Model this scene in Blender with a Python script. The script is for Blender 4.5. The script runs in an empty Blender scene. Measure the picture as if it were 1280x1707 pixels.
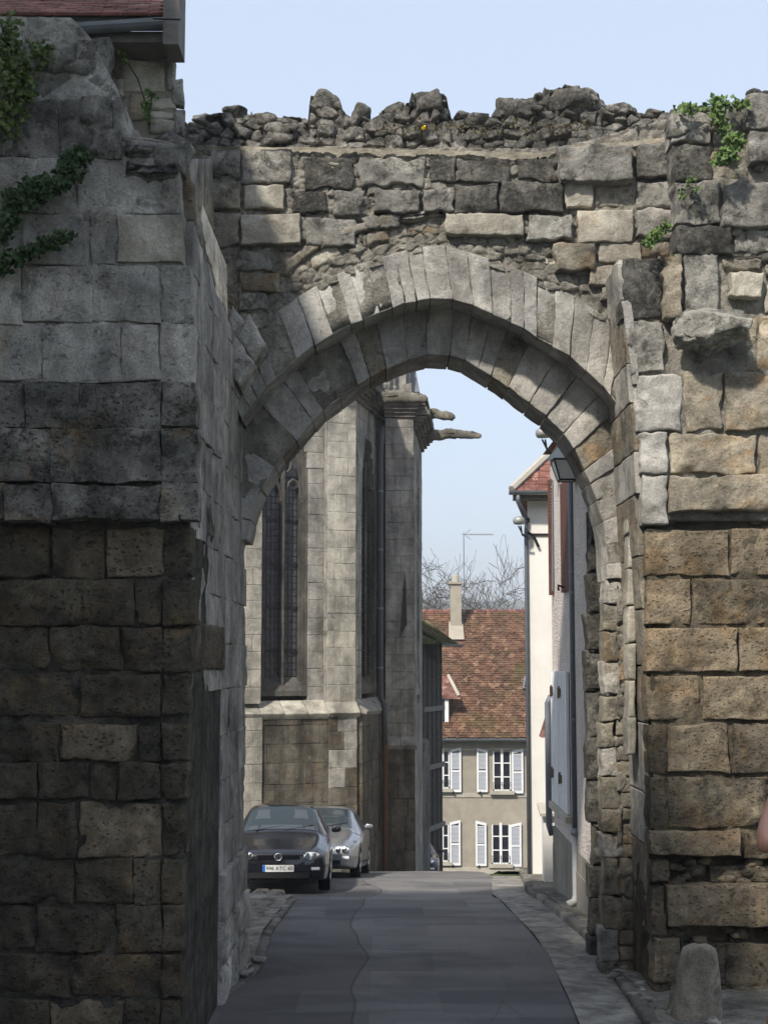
import bpy, math, random
import numpy as np
from mathutils import Vector, Matrix
from math import radians as R, sin, cos, pi

# ------------------------------------------------------------------ camera, sky, sun, exposure
sc = bpy.context.scene
F, CX, CY, HY = 2400.0, 640.0, 853.5, 1100.0
PITCH = math.atan((HY - CY) / F)
cam_d = bpy.data.cameras.new('camera'); cam = bpy.data.objects.new('camera', cam_d)
sc.collection.objects.link(cam); sc.camera = cam
cam_d.lens = F / 1707.0 * 36.0; cam_d.sensor_width = 36.0; cam_d.clip_end = 5000; cam_d.clip_start = 0.05
cam.location = (0, 0, 0); cam.rotation_euler = (pi / 2 + PITCH, 0, 0)

SUN = Vector((0.60, 1.0, -1.24)).normalized()          # direction the light travels
elev = math.asin(-SUN.z)
world = bpy.data.worlds.new('World'); sc.world = world; world.use_nodes = True
wn = world.node_tree; wn.nodes.clear()
w_out = wn.nodes.new('ShaderNodeOutputWorld'); w_bg = wn.nodes.new('ShaderNodeBackground')
w_sky = wn.nodes.new('ShaderNodeTexSky'); w_sky.sky_type = 'NISHITA'; w_sky.sun_disc = False
w_sky.sun_elevation = elev
w_sky.sun_rotation = math.atan2(-SUN.x, -SUN.y)
w_sky.air_density = 1.0; w_sky.dust_density = 2.0; w_sky.ozone_density = 1.0; w_sky.altitude = 100
w_mix = wn.nodes.new('ShaderNodeMixRGB'); w_mix.blend_type = 'MIX'; w_mix.inputs[0].default_value = 0.6
w_mix.inputs[2].default_value = (5.7, 6.55, 7.9, 1)        # thin high veil of cloud
wn.links.new(w_sky.outputs[0], w_mix.inputs[1]); wn.links.new(w_mix.outputs[0], w_bg.inputs[0])
w_bg.inputs[1].default_value = 0.115
wn.links.new(w_bg.outputs[0], w_out.inputs[0])
sd = bpy.data.lights.new('sun', 'SUN'); sd.energy = 4.1; sd.angle = R(3.0); sd.color = (1.0, 0.93, 0.82)
so = bpy.data.objects.new('sun', sd); sc.collection.objects.link(so)
so.rotation_euler = SUN.to_track_quat('-Z', 'Y').to_euler(); so.location = (-8, -20, 25)
sc.view_settings.view_transform = 'Standard'; sc.view_settings.look = 'None'
sc.view_settings.exposure = 0.5; sc.view_settings.gamma = 1.0; sc.view_settings.use_curve_mapping = False
sc.cycles.max_bounces = 6; sc.cycles.diffuse_bounces = 4; sc.cycles.caustics_reflective = False; sc.cycles.caustics_refractive = False

COL = sc.collection
RNG = random.Random(7)
V = Vector

def P(px, py, Y):
    """point of the place seen at photo pixel px,py at the depth Y metres ahead"""
    u = (px - CX) / F; v = (CY - py) / F
    a, b, c = u, cos(PITCH) - v * sin(PITCH), sin(PITCH) + v * cos(PITCH)
    return np.array((a * Y / b, Y, c * Y / b))
def PX(px, py, Y): return float(P(px, py, Y)[0])
def PZ(py, Y): return float(P(640, py, Y)[2])

# ------------------------------------------------------------------ numpy noise
def _hash(ix, iy, iz, s):
    h = (ix.astype(np.int64) * 374761393 + iy.astype(np.int64) * 668265263 + iz.astype(np.int64) * 2147483647 + int(s) * 974634777) & 0xFFFFFFFF
    h = ((h ^ (h >> 13)) * 1274126177) & 0xFFFFFFFF
    h = ((h ^ (h >> 16)) * 2246822519) & 0xFFFFFFFF
    return ((h ^ (h >> 15)) & 0xFFFF) / 32767.5 - 1.0
def vn(p, s=0):
    i = np.floor(p).astype(np.int64); f = p - i; f = f * f * (3 - 2 * f)
    x, y, z = i[:, 0], i[:, 1], i[:, 2]; fx, fy, fz = f[:, 0], f[:, 1], f[:, 2]
    r = 0
    for dx in (0, 1):
        for dy in (0, 1):
            for dz in (0, 1):
                r = r + _hash(x + dx, y + dy, z + dz, s) * (fx if dx else 1 - fx) * (fy if dy else 1 - fy) * (fz if dz else 1 - fz)
    return r
def fbm(p, s=0, o=3, g=0.5):
    r = 0; a = 1.0; t = 0
    for k in range(o):
        r = r + a * vn(p * (2.03 ** k), s + 17 * k); t += a; a *= g
    return r / t

# ------------------------------------------------------------------ objects
def tag(o, label=None, cat=None, group=None, kind=None):
    if label: o['label'] = label
    if cat: o['category'] = cat
    if group: o['group'] = group
    if kind: o['kind'] = kind
    return o
def root(name, loc, label, cat, group=None, rz=0.0):
    o = bpy.data.objects.new(name, None); COL.objects.link(o)
    o.location = V([float(c) for c in loc]); o.rotation_euler = (0, 0, rz); o.empty_display_size = 0.2
    return tag(o, label, cat, group)
def wloc(o):
    l = V((0, 0, 0))
    while o is not None:
        l += o.location; o = o.parent
    return l
def mesh(name, verts, faces, mat, parent=None, smooth=True, world_space=True, origin=None, mats=None, fm=None):
    verts = np.asarray(verts, dtype=float).reshape(-1, 3)
    if world_space:
        c = verts.mean(axis=0) if origin is None else np.asarray(origin, float)
    else:
        c = np.zeros(3)
    me = bpy.data.meshes.new(name)
    me.from_pydata((verts - c).tolist(), [], [tuple(int(i) for i in f) for f in faces])
    if smooth: me.polygons.foreach_set('use_smooth', [True] * len(me.polygons))
    if mats:
        for m in mats: me.materials.append(m)
        if fm is not None: me.polygons.foreach_set('material_index', fm)
    elif mat: me.materials.append(mat)
    me.update()
    o = bpy.data.objects.new(name, me); COL.objects.link(o)
    if parent is not None:
        o.parent = parent
        o.location = V(c.tolist()) - (wloc(parent) if world_space else V((0, 0, 0)))
    else:
        o.location = V(c.tolist())
    return o

class MB:
    """collects shapes into one mesh"""
    def __init__(s): s.v = []; s.f = []
    def add(s, v, f):
        n = len(s.v); s.v.extend([tuple(map(float, q)) for q in v]); s.f.extend([tuple(i + n for i in q) for q in f]); return s
    def box(s, lo, hi, M=None):
        x0, y0, z0 = lo; x1, y1, z1 = hi
        v = [(x0,y0,z0),(x1,y0,z0),(x1,y1,z0),(x0,y1,z0),(x0,y0,z1),(x1,y0,z1),(x1,y1,z1),(x0,y1,z1)]
        if M is not None: v = [tuple(M @ V(q)) for q in v]
        return s.add(v, [(0,3,2,1),(4,5,6,7),(0,1,5,4),(1,2,6,5),(2,3,7,6),(3,0,4,7)])
    def prism(s, poly, vec):
        n = len(poly); poly = [np.asarray(p, float) for p in poly]; vec = np.asarray(vec, float)
        v = poly + [p + vec for p in poly]
        f = [tuple(range(n))[::-1], tuple(range(n, 2 * n))] + [(i, (i + 1) % n, (i + 1) % n + n, i + n) for i in range(n)]
        return s.add(v, f)
    def tube(s, pts, rad, n=8, cap=True):
        pts = [V([float(c) for c in p]) for p in pts]
        if not hasattr(rad, '__len__'): rad = [rad] * len(pts)
        v = []; f = []
        up = None
        for i, p in enumerate(pts):
            d = (pts[min(i + 1, len(pts) - 1)] - pts[max(i - 1, 0)])
            if d.length < 1e-9: d = V((0, 0, 1))
            d.normalize()
            if up is None:
                up = V((0, 0, 1)) if abs(d.z) < .9 else V((1, 0, 0))
            a = d.cross(up)
            if a.length < 1e-4: a = d.cross(V((0.3, 1, 0.2)))
            a.normalize(); b = a.cross(d).normalized(); up = b
            for k in range(n):
                t = 2 * pi * k / n; v.append(tuple(p + (a * cos(t) + b * sin(t)) * rad[i]))
        for i in range(len(pts) - 1):
            for k in range(n):
                f.append((i*n+k, i*n+(k+1) % n, (i+1)*n+(k+1) % n, (i+1)*n+k))
        if cap:
            f.append(tuple(range(n))[::-1]); f.append(tuple(range((len(pts)-1)*n, len(pts)*n)))
        return s.add(v, f)
    def lathe(s, prof, c=(0, 0, 0), n=16, axis='z'):
        v = []; f = []
        for (r, h) in prof:
            for k in range(n):
                t = 2 * pi * k / n
                q = (r * cos(t), r * sin(t), h) if axis == 'z' else ((r * cos(t), h, r * sin(t)) if axis == 'y' else (h, r * cos(t), r * sin(t)))
                v.append((q[0] + c[0], q[1] + c[1], q[2] + c[2]))
        for i in range(len(prof) - 1):
            for k in range(n): f.append((i*n+k, i*n+(k+1) % n, (i+1)*n+(k+1) % n, (i+1)*n+k))
        f.append(tuple(range(n))[::-1]); f.append(tuple(range((len(prof)-1)*n, len(prof)*n)))
        return s.add(v, f)
    def build(s, name, mat, parent=None, smooth=False, ws=True, origin=None):
        return mesh(name, s.v, s.f, mat, parent, smooth, ws, origin)

# ------------------------------------------------------------------ materials
class NT:
    def __init__(s, name, rough=0.9, spec=0.2, metallic=0.0):
        s.m = bpy.data.materials.new(name); s.m.use_nodes = True; s.t = s.m.node_tree
        s.b = s.t.nodes['Principled BSDF']; s.b.inputs['Roughness'].default_value = rough
        s.b.inputs['Specular IOR Level'].default_value = spec; s.b.inputs['Metallic'].default_value = metallic
        s.g = s.t.nodes.new('ShaderNodeNewGeometry')
    def put(s, k, v):
        if hasattr(v, 'is_output') or isinstance(v, bpy.types.NodeSocket): s.t.links.new(v, k)
        elif isinstance(v, (tuple, list)) and len(v) == 3 and k.type == 'RGBA': k.default_value = (*v, 1)
        else: k.default_value = v
    def vec(s, scale=(1, 1, 1), src=None, off=(0, 0, 0)):
        n = s.t.nodes.new('ShaderNodeMapping'); s.put(n.inputs[0], src or s.g.outputs['Position'])
        n.inputs['Scale'].default_value = scale; n.inputs['Location'].default_value = off
        return n.outputs[0]
    def noise(s, scale, detail=4, rough=.55, dist=0.0, vec=None, seed=0.0):
        n = s.t.nodes.new('ShaderNodeTexNoise'); n.noise_dimensions = '4D'
        s.put(n.inputs['Vector'], vec or s.g.outputs['Position']); n.inputs['W'].default_value = seed
        n.inputs['Scale'].default_value = scale; n.inputs['Detail'].default_value = detail
        n.inputs['Roughness'].default_value = rough; n.inputs['Distortion'].default_value = dist
        return n.outputs[0]
    def voro(s, scale, vec=None, feature='F1', rnd=1.0, out=0):
        n = s.t.nodes.new('ShaderNodeTexVoronoi'); n.feature = feature; s.put(n.inputs['Vector'], vec or s.g.outputs['Position'])
        n.inputs['Scale'].default_value = scale; n.inputs['Randomness'].default_value = rnd
        return n.outputs[out]
    def ramp(s, src, a, b, lo=0.0, hi=1.0, smooth=True):
        n = s.t.nodes.new('ShaderNodeMapRange'); n.interpolation_type = 'SMOOTHSTEP' if smooth else 'LINEAR'
        s.put(n.inputs[0], src); n.inputs[1].default_value = a; n.inputs[2].default_value = b
        n.inputs[3].default_value = lo; n.inputs[4].default_value = hi
        return n.outputs[0]
    def mix(s, f, a, b, mode='MIX'):
        n = s.t.nodes.new('ShaderNodeMixRGB'); n.blend_type = mode
        s.put(n.inputs[0], f); s.put(n.inputs[1], a); s.put(n.inputs[2], b); return n.outputs[0]
    def math(s, op, a, b=0.0):
        n = s.t.nodes.new('ShaderNodeMath'); n.operation = op; s.put(n.inputs[0], a); s.put(n.inputs[1], b); return n.outputs[0]
    def grey(s, v):
        n = s.t.nodes.new('ShaderNodeCombineColor')
        for i in range(3): s.put(n.inputs[i], v)
        return n.outputs[0]
    def rand(s):
        return s.t.nodes.new('ShaderNodeObjectInfo').outputs['Random']
    def sep(s, src=None):
        n = s.t.nodes.new('ShaderNodeSeparateXYZ'); s.put(n.inputs[0], src or s.g.outputs['Position']); return n.outputs
    def color(s, c): s.put(s.b.inputs['Base Color'], c); return s
    def bump(s, h, strength=.5, dist=.02):
        n = s.t.nodes.new('ShaderNodeBump'); s.put(n.inputs['Height'], h)
        n.inputs['Strength'].default_value = strength; n.inputs['Distance'].default_value = dist
        s.t.links.new(n.outputs[0], s.b.inputs['Normal']); return s

def stone_mat(name, c1, c2, dark=(.035, .034, .03), lichen=.45, pale=.3, orange=0.0, pits=.5, var=.25, streak=.35, scale=1.0, bump=.8, ochre=0.0, coarse=0.0):
    n = NT(name, rough=.93, spec=.12)
    base = n.mix(n.ramp(n.noise(1.1 * scale, 5, .6, .3, seed=1), .38, .62), c1, c2)
    if ochre:
        base = n.mix(n.math('MULTIPLY', n.ramp(n.noise(2.3 * scale, 5, .6, .6, seed=9), .5, .68), ochre), base, (.33, .20, .085))
    rnd = n.ramp(n.rand(), 0, 1, 1 - var * .55, 1 + var * .55, False)
    big = n.ramp(n.noise(1.9 * scale, 7, .72, .6, seed=44), .36, .64, .66, 1.22); base = n.mix(1.0, base, n.grey(big), 'MULTIPLY')
    base = n.mix(1.0, base, n.grey(rnd), 'MULTIPLY')
    st = n.ramp(n.noise(3.2 * scale, 5, .6, .2, vec=n.vec((1, 1, .22)), seed=4), .35, .7, 1.0, 1 - streak)
    base = n.mix(1.0, base, n.grey(st), 'MULTIPLY')
    if pale: base = n.mix(n.math('MULTIPLY', n.ramp(n.noise(9 * scale, 6, .7, .4, seed=7), .56, .66), pale), base, (.42, .41, .37))
    if lichen:
        l1 = n.ramp(n.noise(3.6 * scale, 8, .72, .5, seed=2), .62 - .25 * lichen, .72 - .2 * lichen)
        l2 = n.ramp(n.noise(24 * scale, 5, .7, 0, seed=12), .36, .6, .35, 1)
        base = n.mix(n.math('MULTIPLY', n.math('MULTIPLY', l1, l2), min(1, .5 + lichen * .5)), base, dark)
    if orange: base = n.mix(n.math('MULTIPLY', n.ramp(n.noise(6.5 * scale, 6, .65, .3, seed=21), .63, .68), orange), base, (.38, .17, .03))
    fine = n.ramp(n.noise(55 * scale, 4, .7, seed=5), .25, .75, .62, 1.3, False)
    base = n.mix(1.0, base, n.grey(fine), 'MULTIPLY')
    vv_ = n.vec((1, 1, 1.5))
    pit = n.ramp(n.noise(24 * scale, 6, .75, .5, seed=31, vec=vv_), .33, .42)
    if coarse:
        area = n.ramp(n.noise(2.6 * scale, 4, .6, seed=35), .4, .6, .18, .0)
        hole = n.math('ADD', n.voro(15 * scale, vec=n.vec((1, 1, 1.6))), n.math('MULTIPLY', n.math('SUBTRACT', n.noise(30 * scale, 3, .6, seed=36), .5), .5))
        pit = n.math('MULTIPLY', pit, n.ramp(n.math('ADD', hole, area), .20, .31))
    h = n.math('ADD', n.math('MULTIPLY', n.noise(11 * scale, 10, .72, .4, seed=6), 1.6), n.math('MULTIPLY', pit, pits))
    base = n.mix(n.math('MULTIPLY', n.math('SUBTRACT', 1.0, pit), .5 * min(1, pits)), base, dark)   # pits mixed towards the dark colour
    n.color(base).bump(h, bump, .035)
    return n.m
def plain(name, col, rough=.6, spec=.3, metallic=0.0, var=.12, scale=6, bump=.15, grime=0.0):
    n = NT(name, rough, spec, metallic)
    f = n.ramp(n.noise(scale, 5, .65, .3), .3, .7, 1 - var, 1 + var, False)
    c = n.mix(1.0, col, n.grey(f), 'MULTIPLY')
    if grime: c = n.mix(n.math('MULTIPLY', n.ramp(n.noise(scale * .35, 6, .7, .4, vec=n.vec((1, 1, .35)), seed=3), .48, .7), grime), c, tuple(x * .35 for x in col))
    n.color(c)
    if bump: n.bump(n.noise(scale * 8, 5, .6), bump, .01)
    return n.m
def glass_mat(name, col=(.02, .025, .03), rough=.05):
    n = NT(name, rough, .6); n.color(col); n.b.inputs['IOR'].default_value = 1.5
    return n.m
M = {}
M['arch'] = stone_mat('dressed limestone', (.50, .475, .43), (.40, .385, .36), lichen=.22, pale=.22, pits=.35, var=.22, streak=.4, bump=.6)
M['grey'] = stone_mat('weathered grey limestone', (.42, .40, .36), (.27, .26, .235), lichen=.62, pale=.4, pits=.6, var=.28, bump=.9, orange=.15)
M['pale'] = stone_mat('pale fresh limestone', (.52, .485, .41), (.42, .39, .33), lichen=.16, pale=.35, pits=.35, var=.12, bump=.6, ochre=.35)
M['dark'] = stone_mat('lichen and shade blackened stone', (.22, .21, .185), (.13, .125, .115), lichen=.85, pale=.4, pits=.8, var=.3, bump=1.0, orange=.12)
M['tower'] = stone_mat('grey tower stone', (.60, .575, .52), (.43, .415, .38), lichen=.42, pale=.25, pits=.7, var=.22, bump=.9, ochre=.3)
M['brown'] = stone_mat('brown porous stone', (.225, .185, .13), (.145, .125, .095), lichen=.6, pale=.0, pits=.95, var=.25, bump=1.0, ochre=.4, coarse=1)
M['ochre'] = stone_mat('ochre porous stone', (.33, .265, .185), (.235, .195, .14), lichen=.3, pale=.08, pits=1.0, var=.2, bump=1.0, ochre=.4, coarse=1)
M['warm'] = stone_mat('warm buff limestone', (.42, .36, .27), (.33, .295, .235), lichen=.3, pale=.3, pits=.6, var=.2, bump=.8, ochre=.6, orange=.5)
M['mortar'] = stone_mat('lime mortar', (.37, .345, .295), (.27, .255, .22), lichen=.35, pale=.35, pits=.5, var=.02, bump=1.0, scale=1.4)
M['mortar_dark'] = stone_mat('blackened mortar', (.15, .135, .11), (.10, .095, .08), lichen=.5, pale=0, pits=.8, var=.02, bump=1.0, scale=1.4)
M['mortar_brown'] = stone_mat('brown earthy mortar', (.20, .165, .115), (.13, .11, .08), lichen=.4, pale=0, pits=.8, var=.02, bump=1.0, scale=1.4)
M['tower_mid'] = stone_mat('blotched tower stone', (.36, .34, .30), (.19, .185, .165), lichen=.62, pale=.3, pits=.9, var=.15, bump=1.0, ochre=.5, coarse=1)
M['tower_low'] = stone_mat('dark brown tower stone', (.175, .148, .108), (.105, .092, .070), lichen=.5, pale=.0, pits=.95, var=.12, bump=1.0, ochre=.3, coarse=1)  # darkest brown tone, for the lower courses and the niche
M['parapet'] = stone_mat('weathered parapet rubble', (.33, .31, .275), (.16, .155, .14), lichen=.75, pale=.7, pits=.9, var=.12, bump=1.0, scale=1.3)
M['jamb'] = stone_mat('jamb rubble stone', (.40, .365, .29), (.26, .24, .20), lichen=.42, pale=.45, pits=.6, var=.25, bump=1.0, ochre=.6)
M['flank'] = stone_mat('smooth grey flank stone', (.47, .445, .405), (.32, .305, .28), lichen=.25, pale=.2, pits=.3, var=.2, bump=.6, streak=.5)

# ------------------------------------------------------------------ stone pieces
def cells(p, s=0):
    """broken-stone pattern: (random height of the nearest cell, gap to the next cell)"""
    i = np.floor(p).astype(np.int64); f1 = np.full(len(p), 9.0); f2 = f1.copy(); h = np.zeros(len(p))
    for dx in (-1, 0, 1):
        for dy in (-1, 0, 1):
            for dz in (-1, 0, 1):
                c = i + (dx, dy, dz); x, y, z = c[:, 0], c[:, 1], c[:, 2]
                q = c + .5 + .42 * np.stack([_hash(x, y, z, s + 1), _hash(x, y, z, s + 2), _hash(x, y, z, s + 3)], 1)
                d = np.linalg.norm(p - q, axis=1); r_ = _hash(x, y, z, s + 4); near = d < f1
                f2 = np.where(near, f1, np.minimum(f2, d)); h = np.where(near, r_, h); f1 = np.where(near, d, f1)
    return h, f2 - f1
_seed = [100]
def relief(p):
    """slow unevenness shared by all stones and the mortar between them"""
    return .030 * fbm(p * 1.3, 901, 3) + .014 * fbm(p * 4.5, 902, 2)
def quad_block(c, nrm, depth, rough=.02, r=.03, cell=.05, jit=.02, seed=None, bulge=.01, maxn=26, back=2.0):
    """c: four face corners (bl, br, tr, tl); a worn stone whose face follows them and whose sides go back along -nrm"""
    c = [np.asarray(q, float) for q in c]; nrm = np.asarray(nrm, float); nrm = nrm / np.linalg.norm(nrm)
    if seed is None: _seed[0] += 1; seed = _seed[0]
    W = (np.linalg.norm(c[1] - c[0]) + np.linalg.norm(c[2] - c[3])) / 2
    H = (np.linalg.norm(c[3] - c[0]) + np.linalg.norm(c[2] - c[1])) / 2
    r = min(r, W * .35, H * .35)
    nx = int(min(maxn, max(2, W / cell))); nz = int(min(maxn, max(2, H / cell)))
    def axis(n, L):
        i2 = min(2.6 * r / L, .3)
        a = [0, 0, .25 * r / L, r / L] + list(np.linspace(i2, 1 - i2, max(n - 1, 2))) + [1 - r / L, 1 - .25 * r / L, 1, 1]; n = len(a) - 7
        d = [depth, r, .3 * r] + [0] * (n + 1) + [.3 * r, r, depth]
        return np.array(a), np.array(d)
    au, du = axis(nx, max(W, 1e-3)); av, dv = axis(nz, max(H, 1e-3))
    U, Vv = np.meshgrid(au, av, indexing='ij'); D = np.maximum(du[:, None], dv[None, :])
    U = U.ravel(); Vv = Vv.ravel(); D = D.ravel()
    p = ((1-U)*(1-Vv))[:, None]*c[0] + (U*(1-Vv))[:, None]*c[1] + (U*Vv)[:, None]*c[2] + ((1-U)*Vv)[:, None]*c[3]
    front = D < depth * .9
    q = p / max(.25, min(W, H)) * 1.3
    e1 = (c[1] - c[0]); e1 = e1 / (np.linalg.norm(e1) + 1e-9); e2 = np.cross(nrm, e1)
    edge = np.clip(1 - np.minimum(np.minimum(U, 1-U) * W, np.minimum(Vv, 1-Vv) * H) / (.12), 0, 1)
    j1 = fbm(q * 1.7, seed, 3); j2 = fbm(q * 1.7 + 31, seed + 5, 3)
    p = p + (j1 * jit * edge)[:, None] * e1 + (j2 * jit * edge)[:, None] * e2
    p0 = p.copy()
    bul = bulge * .4 * (1 - (2*U-1)**2) * (1 - (2*Vv-1)**2)
    n1 = fbm(p * 5 + seed, seed + 9, 4, .6); n2 = fbm(p * 16 + seed, seed + 3, 2)
    chip = np.clip(fbm(p * 4 + 7, seed + 71, 2) - .18, 0, 1) * edge
    disp = bul + rough * (n1 * 1.0 + .55 * n2) - chip * rough * 4
    disp = disp + relief(p0) * min(1.0, rough / .02)
    disp = np.where(front, disp, 0)
    p = p - nrm * (D - disp)[:, None]
    nu, nv_ = len(au), len(av)
    idx = np.arange(nu * nv_).reshape(nu, nv_)
    a, b, cc, d = idx[:-1, :-1].ravel(), idx[1:, :-1].ravel(), idx[1:, 1:].ravel(), idx[:-1, 1:].ravel()
    f = np.stack([a, b, cc, d], 1)
    e1n = np.cross(c[1] - c[0], c[3] - c[0])
    if np.dot(e1n, nrm) < 0: f = f[:, ::-1]
    return p, f
def stone(parent, c, nrm, mat, depth=.3, name='stone', label=None, **k):
    v, f = quad_block(c, nrm, depth, **k)
    o = mesh(name, v, f, mat, parent)
    if label: o['label'] = label
    return o
FRONT = (0, -1, 0)
def pstone(parent, x0, y0, x1, y1, Y, mat, g=2.5, proud=0.0, sk=0, **k):
    """stone given by its photo box on the wall plane at depth Y (y0 top, y1 bottom)"""
    j = lambda: RNG.uniform(-1.8, 1.8)
    Yp = Y - proud
    c = [P(x0+g+j()-sk, y1-g+j(), Yp), P(x1-g+j()-sk, y1-g+j(), Yp), P(x1-g+j()+sk, y0+g+j(), Yp), P(x0+g+j()+sk, y0+g+j(), Yp)]
    return stone(parent, c, FRONT, mat, **k)
def blob(c, rad, seed, n=2, rough=.25, flat=None):
    """rough boulder"""
    import bmesh
    bm = bmesh.new(); bmesh.ops.create_icosphere(bm, subdivisions=n, radius=1)
    v = np.array([q.co[:] for q in bm.verts]); f = [[w.index for w in fc.verts] for fc in bm.faces]; bm.free()
    s = np.sign(v) * np.abs(v) ** .8                      # boxier than a ball
    s = s * (1 + rough * fbm(v * 1.6 + seed, seed, 3))[:, None]
    rr = np.random.RandomState(int(seed) % 9999)
    for _ in range(11):                                   # broken faces
        m = rr.normal(size=3); m /= np.linalg.norm(m); d = rr.uniform(.55, .82)
        s = s - np.maximum(0, s @ m - d)[:, None] * m
    s = s * (1 + .10 * fbm(v * 5 + seed, seed + 4, 2))[:, None]
    return s * np.asarray(rad) + np.asarray(c), f
def grid(fn, nu, nv):
    u, v = np.meshgrid(np.linspace(0, 1, nu + 1), np.linspace(0, 1, nv + 1), indexing='ij')
    p = fn(u.ravel(), v.ravel()); idx = np.arange((nu+1)*(nv+1)).reshape(nu+1, nv+1)
    f = np.stack([idx[:-1, :-1].ravel(), idx[1:, :-1].ravel(), idx[1:, 1:].ravel(), idx[:-1, 1:].ravel()], 1)
    return p, f
def solid(fn, nu, nv, back):
    """front grid surface closed by sides and a back offset by vector `back`"""
    p, f = grid(fn, nu, nv); n = len(p); idx = np.arange(n).reshape(nu+1, nv+1)
    ring = list(idx[:, 0]) + list(idx[-1, 1:]) + list(idx[-2::-1, -1]) + list(idx[0, -2:0:-1])
    bp = p[ring] + np.asarray(back); m = len(ring)
    faces = [tuple(q) for q in f]
    for i in range(m):
        faces.append((ring[i], n + i, n + (i + 1) % m, ring[(i + 1) % m]))
    faces.append(tuple(range(n, n + m)))
    return np.vstack([p, bp]), faces
def lerp_curve(pts, t):
    """pts px polyline, t in 0..1 by arc length (array)"""
    pts = np.array(pts, float); d = np.r_[0, np.cumsum(np.linalg.norm(np.diff(pts, axis=0), axis=1))]; d /= d[-1]
    return np.stack([np.interp(t, d, pts[:, 0]), np.interp(t, d, pts[:, 1])], 1)

# ================================================================== GROUND
GP = np.array([(-60, 6.0), (-30, 2.2), (0, -1.6), (6, -2.25), (10, -2.85), (13.4, -3.36), (16, -3.46), (19, -3.52), (23, -3.76), (27, -4.11), (31, -4.50),
               (35, -5.02), (42, -6.25), (53, -8.25), (70, -10), (100, -12), (200, -16), (400, -14), (1500, -14)])
def gz(Y, X=0.0):
    Y = np.asarray(Y, float)
    return np.interp(Y, GP[:, 0], GP[:, 1])
def road_l(Y): return np.interp(Y, [-60, 8, 13.4, 15, 16.6, 19, 21.5, 23.5, 26, 40, 60], [-2.0, -2.0, -1.92, -1.62, -1.38, -1.45, -1.42, -1.38, -3.8, -3.5, -3])
def road_r(Y): return np.interp(Y, [-60, 8, 13.4, 15.2, 17.5, 20.5, 24.5, 30, 60], [2.2, 1.95, 1.80, 1.88, 1.95, 1.9, 1.8, 2.2, 2.9])

g = NT('asphalt', .85, .25)
pz = n_sep = g.sep()
patch = g.ramp(g.noise(.55, 4, .55, .6, seed=3), .44, .56)
base = g.mix(patch, (.168, .162, .160), (.120, .117, .120))
band = g.ramp(g.noise(.9, 3, .5, .8, vec=g.vec((.35, 1.3, 1)), seed=8), .45, .6)
base = g.mix(g.math('MULTIPLY', band, .5), base, (.215, .21, .205))
seam = g.math('ABSOLUTE', g.math('SUBTRACT', pz[0], g.math('ADD', -.30, g.math('MULTIPLY', g.math('SUBTRACT', g.noise(.22, 2, .5, seed=5), .5), 1.3))))
base = g.mix(g.ramp(seam, .006, .022, .6, 0), base, (.04, .04, .043))
crk = g.voro(.9, vec=g.vec((1, .45, 1)), feature='DISTANCE_TO_EDGE')
base = g.mix(g.math('MULTIPLY', g.ramp(crk, .0, .008, .4, 0), g.ramp(g.noise(.5, 2, seed=14), .55, .6)), base, (.018, .018, .02))
side_ = g.ramp(g.math('SUBTRACT', pz[0], g.math('ADD', -.30, g.math('MULTIPLY', g.math('SUBTRACT', g.noise(.22, 2, .5, seed=5), .5), 1.3))), -.02, .02, .84, 1.06)
base = g.mix(1.0, base, g.grey(side_), 'MULTIPLY')
rp = g.t.nodes.new('ShaderNodeTexBrick'); g.put(rp.inputs['Vector'], g.vec((.35, .22, 1), off=(.3, .1, 0))); rp.inputs['Scale'].default_value = 1.0; rp.inputs['Mortar Size'].default_value = .0; rp.inputs['Color1'].default_value = (.70, .70, .72, 1); rp.inputs['Color2'].default_value = (1.1, 1.1, 1.09, 1); rp.inputs['Bias'].default_value = .1
base = g.mix(.9, base, rp.outputs[0], 'MULTIPLY')
base = g.mix(1.0, base, g.grey(g.ramp(g.noise(70, 5, .8), .3, .7, .55, 1.5, False)), 'MULTIPLY')
base = g.mix(g.ramp(g.noise(16, 6, .8, .4, seed=19), .60, .72, 0, .35), base, (.30, .28, .25))
base = g.mix(g.math('MULTIPLY', g.ramp(g.noise(3, 6, .7, .6, seed=9), .58, .72), .45), base, (.13, .125, .115))
g.color(base).bump(g.math('ADD', g.noise(70, 5, .85), g.noise(9, 4, .6)), 1.0, .018); M['asphalt'] = g.m
g = NT('earth ground', .95, .1)
g.color(g.mix(g.ramp(g.noise(.6, 6, .6), .4, .6), (.10, .10, .06), (.06, .085, .035))).bump(g.noise(12, 5), .6, .03); M['earth'] = g.m
M['pave'] = stone_mat('worn pavement', (.29, .27, .23), (.19, .18, .16), lichen=.35, pale=.2, pits=.4, var=.2, bump=.8, scale=1.3)
M['kerb'] = stone_mat('kerb stone', (.24, .225, .195), (.17, .165, .15), lichen=.3, pale=.2, pits=.4, var=.2, bump=.7)
M['gutter_pave'] = stone_mat('concrete gutter strip', (.36, .345, .31), (.29, .275, .25), lichen=.1, pale=.2, pits=.3, var=.05, bump=.6, scale=1.5)

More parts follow.
